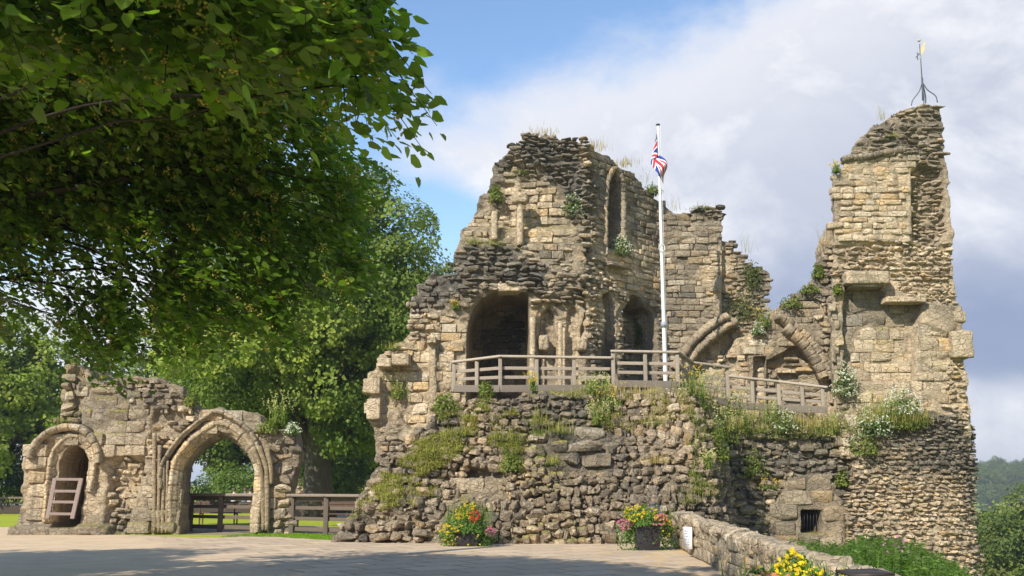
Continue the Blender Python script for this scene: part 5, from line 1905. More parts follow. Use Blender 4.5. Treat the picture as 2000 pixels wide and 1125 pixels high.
def tree(name, loc, height, rad, label, seed, nlobes=40, nleaf=40000, leaf=0.2, trunk_r=0.35, base=0.2, ca=(0.05, 0.10, 0.02), cb=(0.09, 0.16, 0.03),
         group=None, squash=1.0, lobe_r=(0.16, 0.27), top=0.9, cat='tree', inner=0.25, extra=()):
    """tapered trunk and limbs carrying clumps of leaf-sized faces"""
    rs = np.random.RandomState(seed)
    root = empty(name, loc, label, cat, group)
    L = np.array(loc, float)
    c = np.array([0, 0, height * (base + (1 - base) * 0.5)])
    ext = np.array([rad, rad * squash, height * (1 - base) * 0.5])
    # lobes spread over the crown surface, with some inside
    lob = []
    tries = 0
    while len(lob) < nlobes and tries < 4000:
        tries += 1
        d = rs.normal(size=3)
        d /= np.linalg.norm(d)
        r = rs.uniform(0.55, 0.86) if rs.rand() > inner else rs.uniform(0.1, 0.5)
        taper = 1.0 - 0.25 * max(0, d[2])
        p = c + d * ext * r * np.array([taper, taper, 1])
        R_ = rad * rs.uniform(*lobe_r)
        if all(np.linalg.norm((p - q[0])) > 0.42 * (R_ + q[1]) for q in lob):
            lob.append((p, R_))
    for p_, r_ in extra:
        lob.append((np.array(p_) - L, r_))
    # trunk and limbs
    mb = MB()
    lean = rs.normal(size=2) * 0.02 * height
    tz = np.linspace(-0.3, height * 0.8, 10)
    tx = np.stack([lean[0] * (tz / height) ** 2 + 0.06 * np.sin(tz), lean[1] * (tz / height) ** 2, tz], 1)
    tr = trunk_r * (1 - 0.85 * np.clip(tz / (height * 0.85), 0, 1))
    tr[0] *= 1.5
    bk = np.array([0.10, 0.085, 0.065])
    mb.tube(L + tx, tr, bk, 12)
    mb.build('trunk', M_BARK, root)
    mb = MB()
    for p, R_ in lob[:60]:
        h0 = np.clip(p[2] - rs.uniform(0.12, 0.35) * height, 0.12 * height, 0.75 * height)
        i = np.interp(h0, tz, np.arange(len(tz)))
        a = np.array([np.interp(h0, tz, tx[:, 0]), np.interp(h0, tz, tx[:, 1]), h0])
        mid = (a + p) / 2 + np.array([0, 0, 0.05 * height])
        pts = smooth_path([a, mid, p], 7)
        mb.tube(L + pts, np.linspace(trunk_r * 0.30, trunk_r * 0.06, 7), bk, 6)
    if mb.n:
        mb.build('limbs', M_BARK, root)
    # leaves: on and inside the lobes, denser on top and outside
    mb = MB()
    w = np.array([R_ ** 2 for _, R_ in lob])
    pick = rs.choice(len(lob), nleaf, p=w / w.sum())
    Pc = np.array([p for p, _ in lob])[pick]
    Rr = np.array([r for _, r in lob])[pick]
    d = rs.normal(size=(nleaf, 3))
    d /= np.linalg.norm(d, axis=1, keepdims=True)
    d[:, 2] = np.where(rs.rand(nleaf) < 0.35, np.abs(d[:, 2]), d[:, 2])
    # sprays: quantise directions so that leaves gather in tufts
    tuft = rs.normal(size=(nlobes * 45, 3))
    tuft /= np.linalg.norm(tuft, axis=1, keepdims=True)
    tid = (pick * 45 + rs.randint(45, size=nleaf)) % len(tuft)
    tr_ = rs.uniform(0.72, 1.22, len(tuft))[tid]
    d = tuft[tid] + rs.normal(size=(nleaf, 3)) * 0.17
    d /= np.linalg.norm(d, axis=1, keepdims=True)
    rr = Rr * tr_ * (1 - 0.33 * rs.rand(nleaf) ** 2)
    P = Pc + d * rr[:, None] * np.array([1, 1, 0.82])
    out = (P - c) / ext
    out /= np.linalg.norm(out, axis=1, keepdims=True) + 1e-9
    nrm = d * 0.6 + out * 0.5 + np.array([0, 0, 0.55]) + rs.normal(size=(nleaf, 3)) * 0.5
    tip = d * 0.7 + rs.normal(size=(nleaf, 3)) * 0.6 + np.array([0, 0, -0.5])
    lt = rs.rand(len(lob))[pick][:, None]
    tt = rs.rand(len(tuft))[tid][:, None]
    lt = np.where((pick >= len(lob) - len(extra))[:, None], 1.9, lt)  # extra lobes: sunlit look put into a brighter leaf colour
    col = np.array(ca) * (1 - lt) + np.array(cb) * lt
    col = col * (0.75 + 0.5 * tt) * (1 + (rs.rand(nleaf, 1) - 0.5) * 0.35)
    yl = (rs.rand(nleaf, 1) < 0.10) * 0.5
    col = col * (1 - yl) + np.array([0.22, 0.23, 0.05]) * yl
    ok = P[:, 2] > 0.15
    leaves(mb, (L + P)[ok], nrm[ok], tip[ok], (leaf * rs.uniform(0.6, 1.25, nleaf))[ok], col[ok])
    mb.build('crown', M_LEAF, root)
    return root


def copy_tree(o, loc, rz, sc, label, group=None):
    r = o.copy()
    COL.objects.link(r)
    r.location = loc
    r.rotation_euler = (0, 0, rz)
    r.scale = (sc, sc, sc) if np.isscalar(sc) else sc
    r['label'] = label
    if group:
        r['group'] = group
    for ch in o.children:
        c = ch.copy()
        COL.objects.link(c)
        c.parent = r
    return r


# the big lime behind the gateway, crown hanging low
tree('broadleaf_tree', (-9.4, 49, 0), 18.6, 8.2, 'very large dark broadleaf tree behind the gateway and left of the keep', 401, 95, 150000, 0.19, 0.75, 0.10,
     (0.080, 0.135, 0.020), (0.185, 0.240, 0.038), 'trees beyond the gateway', 0.9, (0.17, 0.28),
     extra=[(tuple(atY(px, py, Y)), r) for px, py, Y, r in ((520, 632, 42.5, 1.25), (575, 618, 43, 1.3), (640, 648, 43, 1.1), (455, 668, 42, 1.3), (385, 690, 42, 1.2), (330, 700, 41.5, 1.0), (560, 690, 43, 1.1), (700, 610, 44, 1.1))])
tb = tree('broadleaf_tree', (-30.0, 58, 0), 11.6, 5.6, 'light green broadleaf tree at the left edge behind the gateway', 402, 60, 60000, 0.24, 0.4, 0.05,
          (0.16, 0.22, 0.034), (0.27, 0.32, 0.052), 'trees beyond the gateway', 1.0, (0.18, 0.30))
tc_ = tree('broadleaf_tree', (-20.5, 73, 0), 15.0, 6.5, 'mid green tree behind the left half of the gateway, in shade', 403, 55, 50000, 0.27, 0.45, 0.10,
           (0.09, 0.15, 0.024), (0.19, 0.25, 0.042), 'trees beyond the gateway', 1.0, (0.2, 0.32))
K_ = 'trees beyond the gateway'
copy_tree(tb, (-41, 66, 0), 1.9, 0.9, 'light green tree just outside the left edge, beyond the lawn', K_)
copy_tree(tc_, (-13.6, 80, 0), 2.2, 1.1, 'tree with a dark trunk framed in the wide arch', K_)
copy_tree(tc_, (-29.5, 82, 0), 4.0, 0.92, 'shaded tree farthest back on the left, above the small doorway', K_)
copy_tree(tc_, (-4.0, 74, 0), 5.2, 1.05, 'dark tree behind the rubble mound, farthest right of the park trees', K_)
copy_tree(tb, (-6.2, 62, 0), 3.3, (0.62, 0.62, 0.72), 'bright leafy tree low beside the left flank of the rubble mound', K_)
copy_tree(tc_, (-9.8, 76, 0), 0.8, 0.9, 'tree in deep shade behind the post and rail fence', K_)


def bush(loc, r, h, label, seed, ca, cb, n=9000, leaf=0.16, group=None):
    return tree('bush', loc, h, r, label, seed, 22, n, leaf, 0.08, 0.0, ca, cb, group, 1.0, (0.3, 0.5), cat='bush', inner=0.3)

q = atY(452, 950, 68)
bush((q[0], 68, 0), 2.6, 3.0, 'bright green rounded bush framed in the wide arch behind the seated people', 411, (0.11, 0.19, 0.03), (0.19, 0.26, 0.05))
q = atY(655, 900, 58)
bush((q[0], 58, 0), 2.3, 5.2, 'tall light green shrub left of the rubble mound behind the fence', 412, (0.10, 0.155, 0.035), (0.17, 0.22, 0.05), 16000, 0.15)
q = atY(20, 930, 60)
bush((q[0] - 1, 61, 0), 4.5, 4.2, 'dense green shrubbery at the left edge above the low dark fence', 413, (0.06, 0.12, 0.02), (0.11, 0.17, 0.03), 16000)
q = atY(610, 950, 72)
bush((q[0], 74, 0), 6.0, 3.2, 'dark hedge-like shrub behind the small distant ruin', 414, (0.05, 0.10, 0.02), (0.09, 0.15, 0.03), 16000)
# hanging bright spray of leaves above the gateway

# valley trees right of the tower
V_ = 'trees in the valley right of the tower'
vt = tree('valley_tree', (36.5, 72, -15.5), 18.0, 7.0, 'full green tree filling the lower right corner beyond the tower', 421, 60, 60000, 0.24, 0.45, 0.1,
          (0.085, 0.125, 0.024), (0.155, 0.185, 0.036), V_, 1.0, (0.2, 0.32))
copy_tree(vt, (45, 80, -16.3), 2.0, 1.05, 'yellowish green tree at the right edge, nearest below the distant hill', V_)
copy_tree(vt, (41, 95, -16.6), 4.1, 1.0, 'tree behind the others just beneath the distant hillside field', V_)
copy_tree(vt, (52, 92, -16.6), 5.1, 1.05, 'tree partly outside the right edge below the tower', V_)
copy_tree(vt, (33, 60, -15.5), 1.1, 0.78, 'lower tree close behind the foot of the tower', V_)
H_ = 'trees on the distant hill'
hl = ['large round tree on the distant hill right of the tower', 'leftmost distant hill tree, half behind the tower', 'broad distant tree at the right edge of the hill', 'small distant tree between two larger ones on the hill',
      'distant tree low on the hill next to the pale field', 'pale distant tree above the field on the hill', 'farthest right tree on the skyline of the hill', 'low dark distant tree nearest the tower edge']
for k, (px, py, Y, sc_) in enumerate(((1943, 887, 560, 1), (1917, 897, 540, 1), (1984, 895, 560, 1), (1964, 901, 550, 1), (1928, 908, 480, 1), (1974, 906, 520, 1), (2002, 892, 560, 1), (1908, 900, 500, 1))):
    q = atY(px, py, Y)
    gz = float(terrain_z(np.array([q[0]]), np.array([float(Y)]))[0])
    sc_ = (q[2] - gz + 0.5) / 17.6
    copy_tree(vt, (q[0], Y, gz - 0.5), 1.3 * k, (min(sc_, 1.2), min(sc_, 1.2), sc_), hl[k], H_)
sheet('field', [(255, 455), (330, 455), (330, 520), (250, 520)], 0, earth_mat('stubble', (0.40, 0.34, 0.17), (0.46, 0.39, 0.20), 0.05))
fo = bpy.data.objects['field']
for v in fo.data.vertices:
    v.co.z = float(terrain_z(np.array([v.co.x]), np.array([v.co.y]))[0]) + 1.2


# ------------------------------------------------------------------ overhanging lime tree (foreground left)
def make_lime():
    rs = np.random.RandomState(77)
    tx, ty = -10.0, 13.0
    root = empty('lime_tree', (tx, ty, 0), 'large lime tree in yellow blossom overhanging the left half of the view', 'tree')
    bk = np.array([0.034, 0.029, 0.024])
    mb = MB()
    zt = np.linspace(-0.2, 13, 12)
    mb.tube(np.stack([tx + 0.1 * np.sin(zt), ty + 0 * zt, zt], 1), np.linspace(0.62, 0.12, 12), bk, 14)
    mb.build('trunk', M_BARK, root)
    # crown outline as seen from below, used to place twigs through its whole depth
    poly = [(-300, -260), (760, -260), (728, -60), (706, 0), (752, 40), (768, 62), (742, 96), (775, 118), (806, 128), (778, 165), (765, 178), (800, 196), (812, 216), (790, 226), (772, 262), (752, 288), (728, 322), (706, 350), (700, 400), (694, 452),
            (734, 508), (690, 556), (640, 566), (590, 600), (560, 640), (500, 640), (440, 672), (380, 668), (330, 704), (282, 716), (254, 736), (214, 722), (186, 726), (152, 700), (116, 664), (66, 620), (30, 632), (0, 646), (-300, 680)]
    def depth_range(px, py, near):
        # one bough hangs close overhead; the main crown stands well behind it
        if near:
            t = np.clip((py + 60) / 300.0, 0, 1)
            return 5.0 + 1.2 * t, 6.6 + 1.4 * t
        t = np.clip(py / 320.0, 0, 1)
        return 8.3 + 2.6 * t + 0.8 * np.clip((500 - px) / 500, 0, 1), 10.8 + 3.4 * t + 1.5 * np.clip((520 - px) / 400, 0, 1.5)
    near_poly = [(-300, -260), (770, -260), (735, -20), (760, 60), (742, 100), (806, 130), (770, 170), (815, 215), (772, 250), (700, 215), (600, 190), (520, 150), (400, 165), (300, 130), (180, 150), (60, 110), (-300, 140)]
    inner = [(min(x, 640) if y < 270 else x, y) for x, y in poly]
    # clumps first: sprays gather round them, so dark gaps stay between
    nc = 420
    PX, PY, D = [], [], []
    while len(PX) < nc:
        x, y = rs.uniform(-300, 815), rs.uniform(-260, 740)
        nr_ = rs.rand() < 0.28
        sd = float(sdpoly(near_poly if nr_ else inner, np.array([x]), np.array([y]))[0])
        if sd < -16:
            a, b = depth_range(x, y, nr_)
            PX.append(x)
            PY.append(y)
            D.append(a + (b - a) * rs.rand() ** 1.3)
    CP = np.array([atY(x, y, d) for x, y, d in zip(PX, PY, D)])
    # twigs
    ntw = 7200
    TP, TD = [], []
    tries = 0
    while len(TP) < ntw and tries < 60000:
        tries += 1
        x, y = rs.uniform(-300, 815), rs.uniform(-260, 740)
        nr_ = rs.rand() < 0.24
        sd = float(sdpoly(near_poly if nr_ else inner, np.array([x]), np.array([y]))[0])
        sd += 26 * float(vnoise(x * 0.022, y * 0.022, 0, 12)) + 12 * float(vnoise(x * 0.06, y * 0.06, 0, 13))
        if sd > (-2 if rs.rand() > 0.03 else 10):
            continue
        # thin light-filled patch on the left
        gap = math.exp(-((x - 110) / 110) ** 2 - ((y - 545) / 110) ** 2) * 0.72 + math.exp(-((x - 20) / 60) ** 2 - ((y - 620) / 60) ** 2) * 0.35
        if rs.rand() < gap:
            continue
        if x < -60 and rs.rand() < 0.5:
            continue
        a, b = depth_range(x, y, nr_)
        d = a + (b - a) * rs.rand()
        p = atY(x, y, d)
        k = ((CP - p) ** 2).sum(1).argmin()
        if np.linalg.norm(CP[k] - p) < 1.6:
            p = p + (CP[k] - p) * rs.uniform(0.1, 0.7)
        out = np.array([p[0] - tx, p[1] - ty, 0])
        out /= np.linalg.norm(out) + 1e-6
        dr = out * rs.uniform(0.4, 1.0) + np.array([0.15, 0, -0.55]) + rs.normal(size=3) * 0.35
        if sd > -40:       # near the outline sprays follow it
            dr = dr * 0.8
        TP.append(p)
        TD.append(dr / np.linalg.norm(dr))
    while len(TP) < ntw + 2600:
        x, y = rs.uniform(-120, 500), rs.uniform(30, 450)
        if rs.rand() < math.exp(-((x - 110) / 110) ** 2 - ((y - 545) / 110) ** 2):
            continue
        a, b = depth_range(x, y, False)
        p = atY(x, y, a + (b + 1.0 - a) * rs.rand())
        dr = np.array([0.5, 0.1, -0.5]) + rs.normal(size=3) * 0.4
        TP.append(p)
        TD.append(dr / np.linalg.norm(dr))
    # out-of-view crown above and behind, so that the inside lies in its own shade
    nvis = len(TP)
    for k in range(3600):
        a = rs.uniform(0, 2 * math.pi)
        rr = 8.2 * math.sqrt(rs.rand())
        z = rs.uniform(4.5, 14.5)
        lim = 8.4 * math.sqrt(max(0.05, 1 - ((z - 7.0) / 8.2) ** 2))
        x, y = tx + rr * math.cos(a), ty + rr * math.sin(a)
        if rr > lim:
            continue
        # keep the shade of the crown short of the ruins
        gx, gy = x - SUN[0] / SUN[2] * z, y - SUN[1] / SUN[2] * z
        if gy > 22.6 + 1.2 * float(vnoise(gx * 0.35, 0, 0, 3)) - 0.28 * max(0, gx + 5) or gx > 1.9:
            continue
        # an open flank towards the sun: the right side of the crown is lit
        lit = False
        for t in (2, 3.5, 5, 6.5, 8, 10, 12):
            q = np.array([x, y, z - EYE]) - np.array(SUN) * t
            dq = q[1] * _cs + q[2] * _sn
            if dq > 8.5 and dq < 17:
                qx, qy = 1000 + FPX * q[0] / dq, 562.5 - FPX * (-q[1] * _sn + q[2] * _cs) / dq
                if 300 < qx < 800 and 120 < qy < 620:
                    lit = True
        if lit and rs.rand() < 0.88:
            continue
        # keep the visible sky clear
        v = np.array([x, y, z - EYE])
        dep = v[1] * _cs + v[2] * _sn
        if dep > 0.5:
            up = -v[1] * _sn + v[2] * _cs
            px, py = 1000 + FPX * v[0] / dep, 562.5 - FPX * up / dep
            if -40 < px < 2000 and py > -60:
                continue
        dr = np.array([math.cos(a), math.sin(a), -0.4]) + rs.normal(size=3) * 0.35
        TP.append(np.array([x, y, z]))
        TD.append(dr / np.linalg.norm(dr))
    # unseen foliage added above the view to shade the close bough
    for k in range(650):
        x, y, z = rs.uniform(-9, -3.3), rs.uniform(0.8, 5.2), rs.uniform(6.3, 8.4)
        dr = np.array([0.5, 0.2, -0.4]) + rs.normal(size=3) * 0.4
        TP.append(np.array([x, y, z]))
        TD.append(dr / np.linalg.norm(dr))
    TP, TD = np.array(TP), np.array(TD)
    n = len(TP)
    # limbs from the trunk to clumps
    mb = MB()
    sel = rs.choice(nc, 120, replace=False)
    for k in sel:
        e = CP[k]
        h0 = max(2.6, e[2] - rs.uniform(-0.6, 1.6))
        a = np.array([tx, ty, min(h0 + 0.4, 9)])
        mid = a * 0.45 + e * 0.55 + np.array([0, 0, 0.6 + 0.3 * rs.rand()])
        pts = smooth_path([a, mid, e], 12)
        pts += 0.05 * np.stack([fbm(pts[:, 0] * 1.2 + q * 9, pts[:, 1] * 1.2, pts[:, 2] * 1.2, int(k), 2) for q in range(3)], 1)
        mb.tube(pts, np.linspace(rs.uniform(0.022, 0.05), 0.006, 12), bk, 6)
    for e in ((-4.6, 11.5, 5.2), (-3.6, 13.5, 6.0), (-5.0, 14.5, 6.2), (-3.4, 6.4, 4.7)):
        pts = smooth_path([(tx, ty, 3.9), ((tx + e[0]) / 2, (ty + e[1]) / 2, 4.9), e], 14)
        mb.tube(pts, np.linspace(0.10, 0.03, 14), bk, 10)
    mb.build('limbs', M_BARK, root)
    # twigs with two ranks of leaves
    mt, ml, mf = MB(), MB(), MB()
    NL = 11
    Lt = rs.uniform(0.35, 0.75, n)
    side = np.cross(TD, np.array([0, 0, 1.0]))
    side /= np.linalg.norm(side, axis=1, keepdims=True) + 1e-9
    up = np.cross(side, TD)
    for k in range(NL):
        t = (k + 0.5) / NL
        droop = np.array([0, 0, -0.22]) * t * t
        P = TP + TD * (Lt * (t - 0.35))[:, None] + droop
        s_ = 1 if k % 2 else -1
        tipd = side * s_ * 0.7 + TD * 0.6 + np.array([0, 0, -0.65]) + rs.normal(size=(n, 3)) * 0.35
        if k == NL - 1:
            tipd = TD + np.array([0, 0, -0.5])
        nr = up * 0.8 + np.array([0, 0, 0.5]) + rs.normal(size=(n, 3)) * 0.45
        P = P + side * s_ * 0.02 + rs.normal(size=(n, 3)) * 0.015
        size = rs.uniform(0.055, 0.115, n)
        size[nvis:] *= 1.7
        col = leaf_cols(rs, n, (0.07, 0.125, 0.015), (0.145, 0.215, 0.03), 0.25)
        leaves(ml, P, nr, tipd, size, col, (LEAF4_V, LEAF4_F))
    tw = rs.choice(n, min(n, 3200), replace=False)
    for k in tw:
        p0 = TP[k] - TD[k] * Lt[k] * 0.5
        p1 = TP[k] + TD[k] * Lt[k] * 0.6 + np.array([0, 0, -0.2])
        mt.tube([p0, TP[k] + TD[k] * 0.05, p1], [0.006, 0.004, 0.002], bk, 4, False)
    mt.build('twigs', M_BARK, root)
    ml.build('foliage', M_LIME, root)
    # blossom: pale bract and a loose cluster of little yellow balls
    OV = np.array([(1, 0, 0), (-1, 0, 0), (0, 1, 0), (0, -1, 0), (0, 0, 1), (0, 0, -1)], float)
    OF = np.array([(0, 2, 4), (2, 1, 4), (1, 3, 4), (3, 0, 4), (2, 0, 5), (1, 2, 5), (3, 1, 5), (0, 3, 5)])
    nb = 5200
    pk = rs.randint(n, size=nb)
    B = TP[pk] + TD[pk] * (rs.uniform(-0.3, 0.5, nb) * Lt[pk])[:, None] + np.array([0, 0, -0.06]) + rs.normal(size=(nb, 3)) * 0.03
    leaves(mf, B, rs.normal(size=(nb, 3)) + [0, -0.6, 0.3], np.tile([0, 0, -1.0], (nb, 1)) + rs.normal(size=(nb, 3)) * 0.3, np.full(nb, 0.065), leaf_cols(rs, nb, (0.30, 0.32, 0.09), (0.38, 0.38, 0.12)), (LEAF1_V * [0.55, 1, 1], LEAF1_F))
    for j in range(8):
        Pj = B + np.array([0, 0, -0.065]) + rs.normal(size=(nb, 3)) * np.array([0.026, 0.026, 0.022])
        V = OV[None] * rs.uniform(0.008, 0.014, nb)[:, None, None] + Pj[:, None]
        F = (OF[None] + (np.arange(nb) * 6)[:, None, None]).reshape(-1, 3)
        mf.add(V.reshape(-1, 3), F, np.repeat(leaf_cols(rs, nb, (0.42, 0.33, 0.07), (0.52, 0.44, 0.14))[:, None], 6, 1).reshape(-1, 3))
    mf.build('blossom', M_HERB, root)

make_lime()

# second lime of the row, standing outside the left edge: its shade lies across the pavement
tree('broadleaf_tree', (-18.5, 9.6, 0), 13.0, 5.6, 'neighbouring lime tree standing left of the view whose shade falls across the pavement', 431, 50, 26000, 0.30, 0.5, 0.30,
     (0.05, 0.10, 0.015), (0.09, 0.15, 0.025), None, 1.0, (0.2, 0.32))

# =================================================================== PLANTS
def blades(mb, rs, base, h, spread, n, ca, cb, w=0.02):
    """curved grass blades / stems as thin triangles strips"""
    n = int(n)
    a = rs.uniform(0, 2 * math.pi, n)
    b = np.asarray(base)[None] + np.stack([rs.normal(size=n) * spread, rs.normal(size=n) * spread, np.zeros(n)], 1)
    hh = h * rs.uniform(0.5, 1.15, n)
    out = np.stack([np.cos(a), np.sin(a), 0 * a], 1)
    lean = rs.uniform(0.1, 0.55, n)[:, None]
    m = b + out * lean * hh[:, None] * 0.35 + np.array([0, 0, 1]) * hh[:, None] * 0.6
    t = b + out * lean * hh[:, None] + np.array([0, 0, 1]) * hh[:, None]
    sd = np.stack([-np.sin(a), np.cos(a), 0 * a], 1) * w
    V = np.stack([b - sd, b + sd, m + sd * 0.7, m - sd * 0.7, t], 1)
    k = (np.arange(n) * 5)[:, None]
    F = np.concatenate([np.array([[0, 1, 2, 3]]) + k, np.concatenate([np.array([[3, 2, 4]]) + k, np.full((n, 1), -1)], 1)])
    C = leaf_cols(rs, n, ca, cb, 0.2)
    mb.add(V.reshape(-1, 3), F, np.repeat(C[:, None], 5, 1).reshape(-1, 3))
    return t


def floret(mb, rs, P, r, col, n=4, flat=False):
    """small clusters of petals at points P"""
    P = np.asarray(P)
    m = len(P)
    if m == 0:
        return
    for j in range(n):
        q = P + rs.normal(size=(m, 3)) * r * 0.6
        nr = rs.normal(size=(m, 3)) * 0.6 + np.array([0, -0.5, 0.7])
        tip = rs.normal(size=(m, 3))
        leaves(mb, q, nr, tip, np.full(m, r * 1.3), leaf_cols(rs, m, np.array(col) * 0.85, np.array(col), 0.1))


def leafy(mb, rs, base, h, r, n, size, ca, cb, up=0.3, stems=26):
    """a leafy dome"""
    d = rs.normal(size=(n, 3))
    d /= np.linalg.norm(d, axis=1, keepdims=True)
    d[:, 2] = np.abs(d[:, 2])
    rr = rs.uniform(0.35, 1.0, n) ** 0.6
    lump = 1 + 0.30 * vnoise(d[:, 0] * 3, d[:, 1] * 3, d[:, 2] * 3, rs.randint(999))
    P = np.asarray(base)[None] + d * (rr * lump)[:, None] * np.array([r, r, h])
    nr = d + rs.normal(size=(n, 3)) * 0.5 + np.array([0, 0, up])
    tip = d * 0.6 + rs.normal(size=(n, 3)) * 0.7
    leaves(mb, P, nr, tip, size * rs.uniform(0.6, 1.2, n), leaf_cols(rs, n, ca, cb, 0.25))
    if stems:
        for k in rs.choice(n, min(n, stems), replace=False):
            e = P[k]
            mb.tube([np.asarray(base) - [0, 0, 0.04], (np.asarray(base) + e) / 2 + rs.normal(size=3) * 0.02, e], [0.006, 0.005, 0.003], (0.10, 0.13, 0.04), 4, False)
    return P[rr > 0.82]


G1, G2 = (0.10, 0.16, 0.025), (0.20, 0.26, 0.05)
YG1, YG2 = (0.22, 0.235, 0.045), (0.38, 0.355, 0.085)
DRY1, DRY2 = (0.36, 0.27, 0.10), (0.48, 0.38, 0.16)
WHITE, YELLOW, PINK, RED, ORANGE, PURPLE = (0.75, 0.74, 0.66), (0.64, 0.46, 0.025), (0.55, 0.17, 0.28), (0.60, 0.05, 0.03), (0.70, 0.28, 0.02), (0.22, 0.10, 0.40)


def on_wall(w, px, py, off=0.06):
    u, z = w.uz(px, py)
    f = float(w.front(np.array([u]), np.array([z]))[0])
    # refine with the true relief
    for k in range(3):
        u, z = w.uz(px, py, f)
        f = float(w.front(np.array([u]), np.array([z]))[0])
    return w.world(u, f + off, z)


def weed(name, p, h, r, kind, label, seed, group=None, cat='plant'):
    rs = np.random.RandomState(seed)
    mb = MB()
    p = np.asarray(p, float)
    if kind == 'valerian':          # bushy, white heads
        tips = leafy(mb, rs, p, h, r, int(520 * (r * h) ** 0.5 / 0.5), 0.075, (0.07, 0.125, 0.03), (0.14, 0.20, 0.05))
        tips = tips[rs.rand(len(tips)) < 0.38]
        floret(mb, rs, tips + [0, -0.02, 0.03], 0.042, WHITE, 4)
    elif kind == 'mignonette':      # tall yellow-green spikes with pale heads
        t = blades(mb, rs, p, h, r * 0.45, 34, G1, G2, 0.012)
        leafy(mb, rs, p, h * 0.65, r * 0.85, 330, 0.06, (0.13, 0.18, 0.03), (0.29, 0.31, 0.065))
        for k in range(5):
            floret(mb, rs, t - np.array([0, 0, 0.05 * k]), 0.036, (0.50, 0.50, 0.20) if k else (0.62, 0.58, 0.25), 2)
    elif kind == 'yellow':          # small yellow wildflower
        t = blades(mb, rs, p, h, r * 0.5, 36, G1, YG1, 0.014)
        leafy(mb, rs, p, h * 0.55, r, 150, 0.06, G1, G2)
        floret(mb, rs, t, 0.04, YELLOW, 3)
    elif kind == 'dry':             # bleached grass tuft
        blades(mb, rs, p, h, r * 0.6, 120, DRY1, DRY2, 0.008)
    elif kind == 'grass':
        blades(mb, rs, p, h * 0.9, r * 0.6, 60, YG1, YG2, 0.006)
        leafy(mb, rs, p - [0, 0, 0.05], h * 0.5, r, 230, 0.042, (0.10, 0.13, 0.025), YG1)
    elif kind == 'leafy':
        leafy(mb, rs, p, h, r, int(420 * (r * h) ** 0.5 / 0.4), 0.085, G1, YG1)
    elif kind == 'ivy':
        n = 420
        P = p + np.stack([rs.normal(size=n) * r * 0.5, -rs.uniform(0, 0.12, n), rs.normal(size=n) * h * 0.42], 1)
        leaves(mb, P, np.array([0, -1, 0.5]) + rs.normal(size=(n, 3)) * 0.5, np.array([0, 0, -1]) + rs.normal(size=(n, 3)) * 0.6, rs.uniform(0.05, 0.10, n), leaf_cols(rs, n, (0.06, 0.08, 0.02), (0.13, 0.15, 0.04)))
    elif kind == 'whisp':           # thin dry stalks against the sky
        t = blades(mb, rs, p, h, r * 0.6, 14, DRY1, (0.30, 0.30, 0.14), 0.007)
        floret(mb, rs, t, 0.03, (0.42, 0.36, 0.20), 2)
    o = mb.build(name, M_HERB)
    tag(o, label, cat, group)
    return o


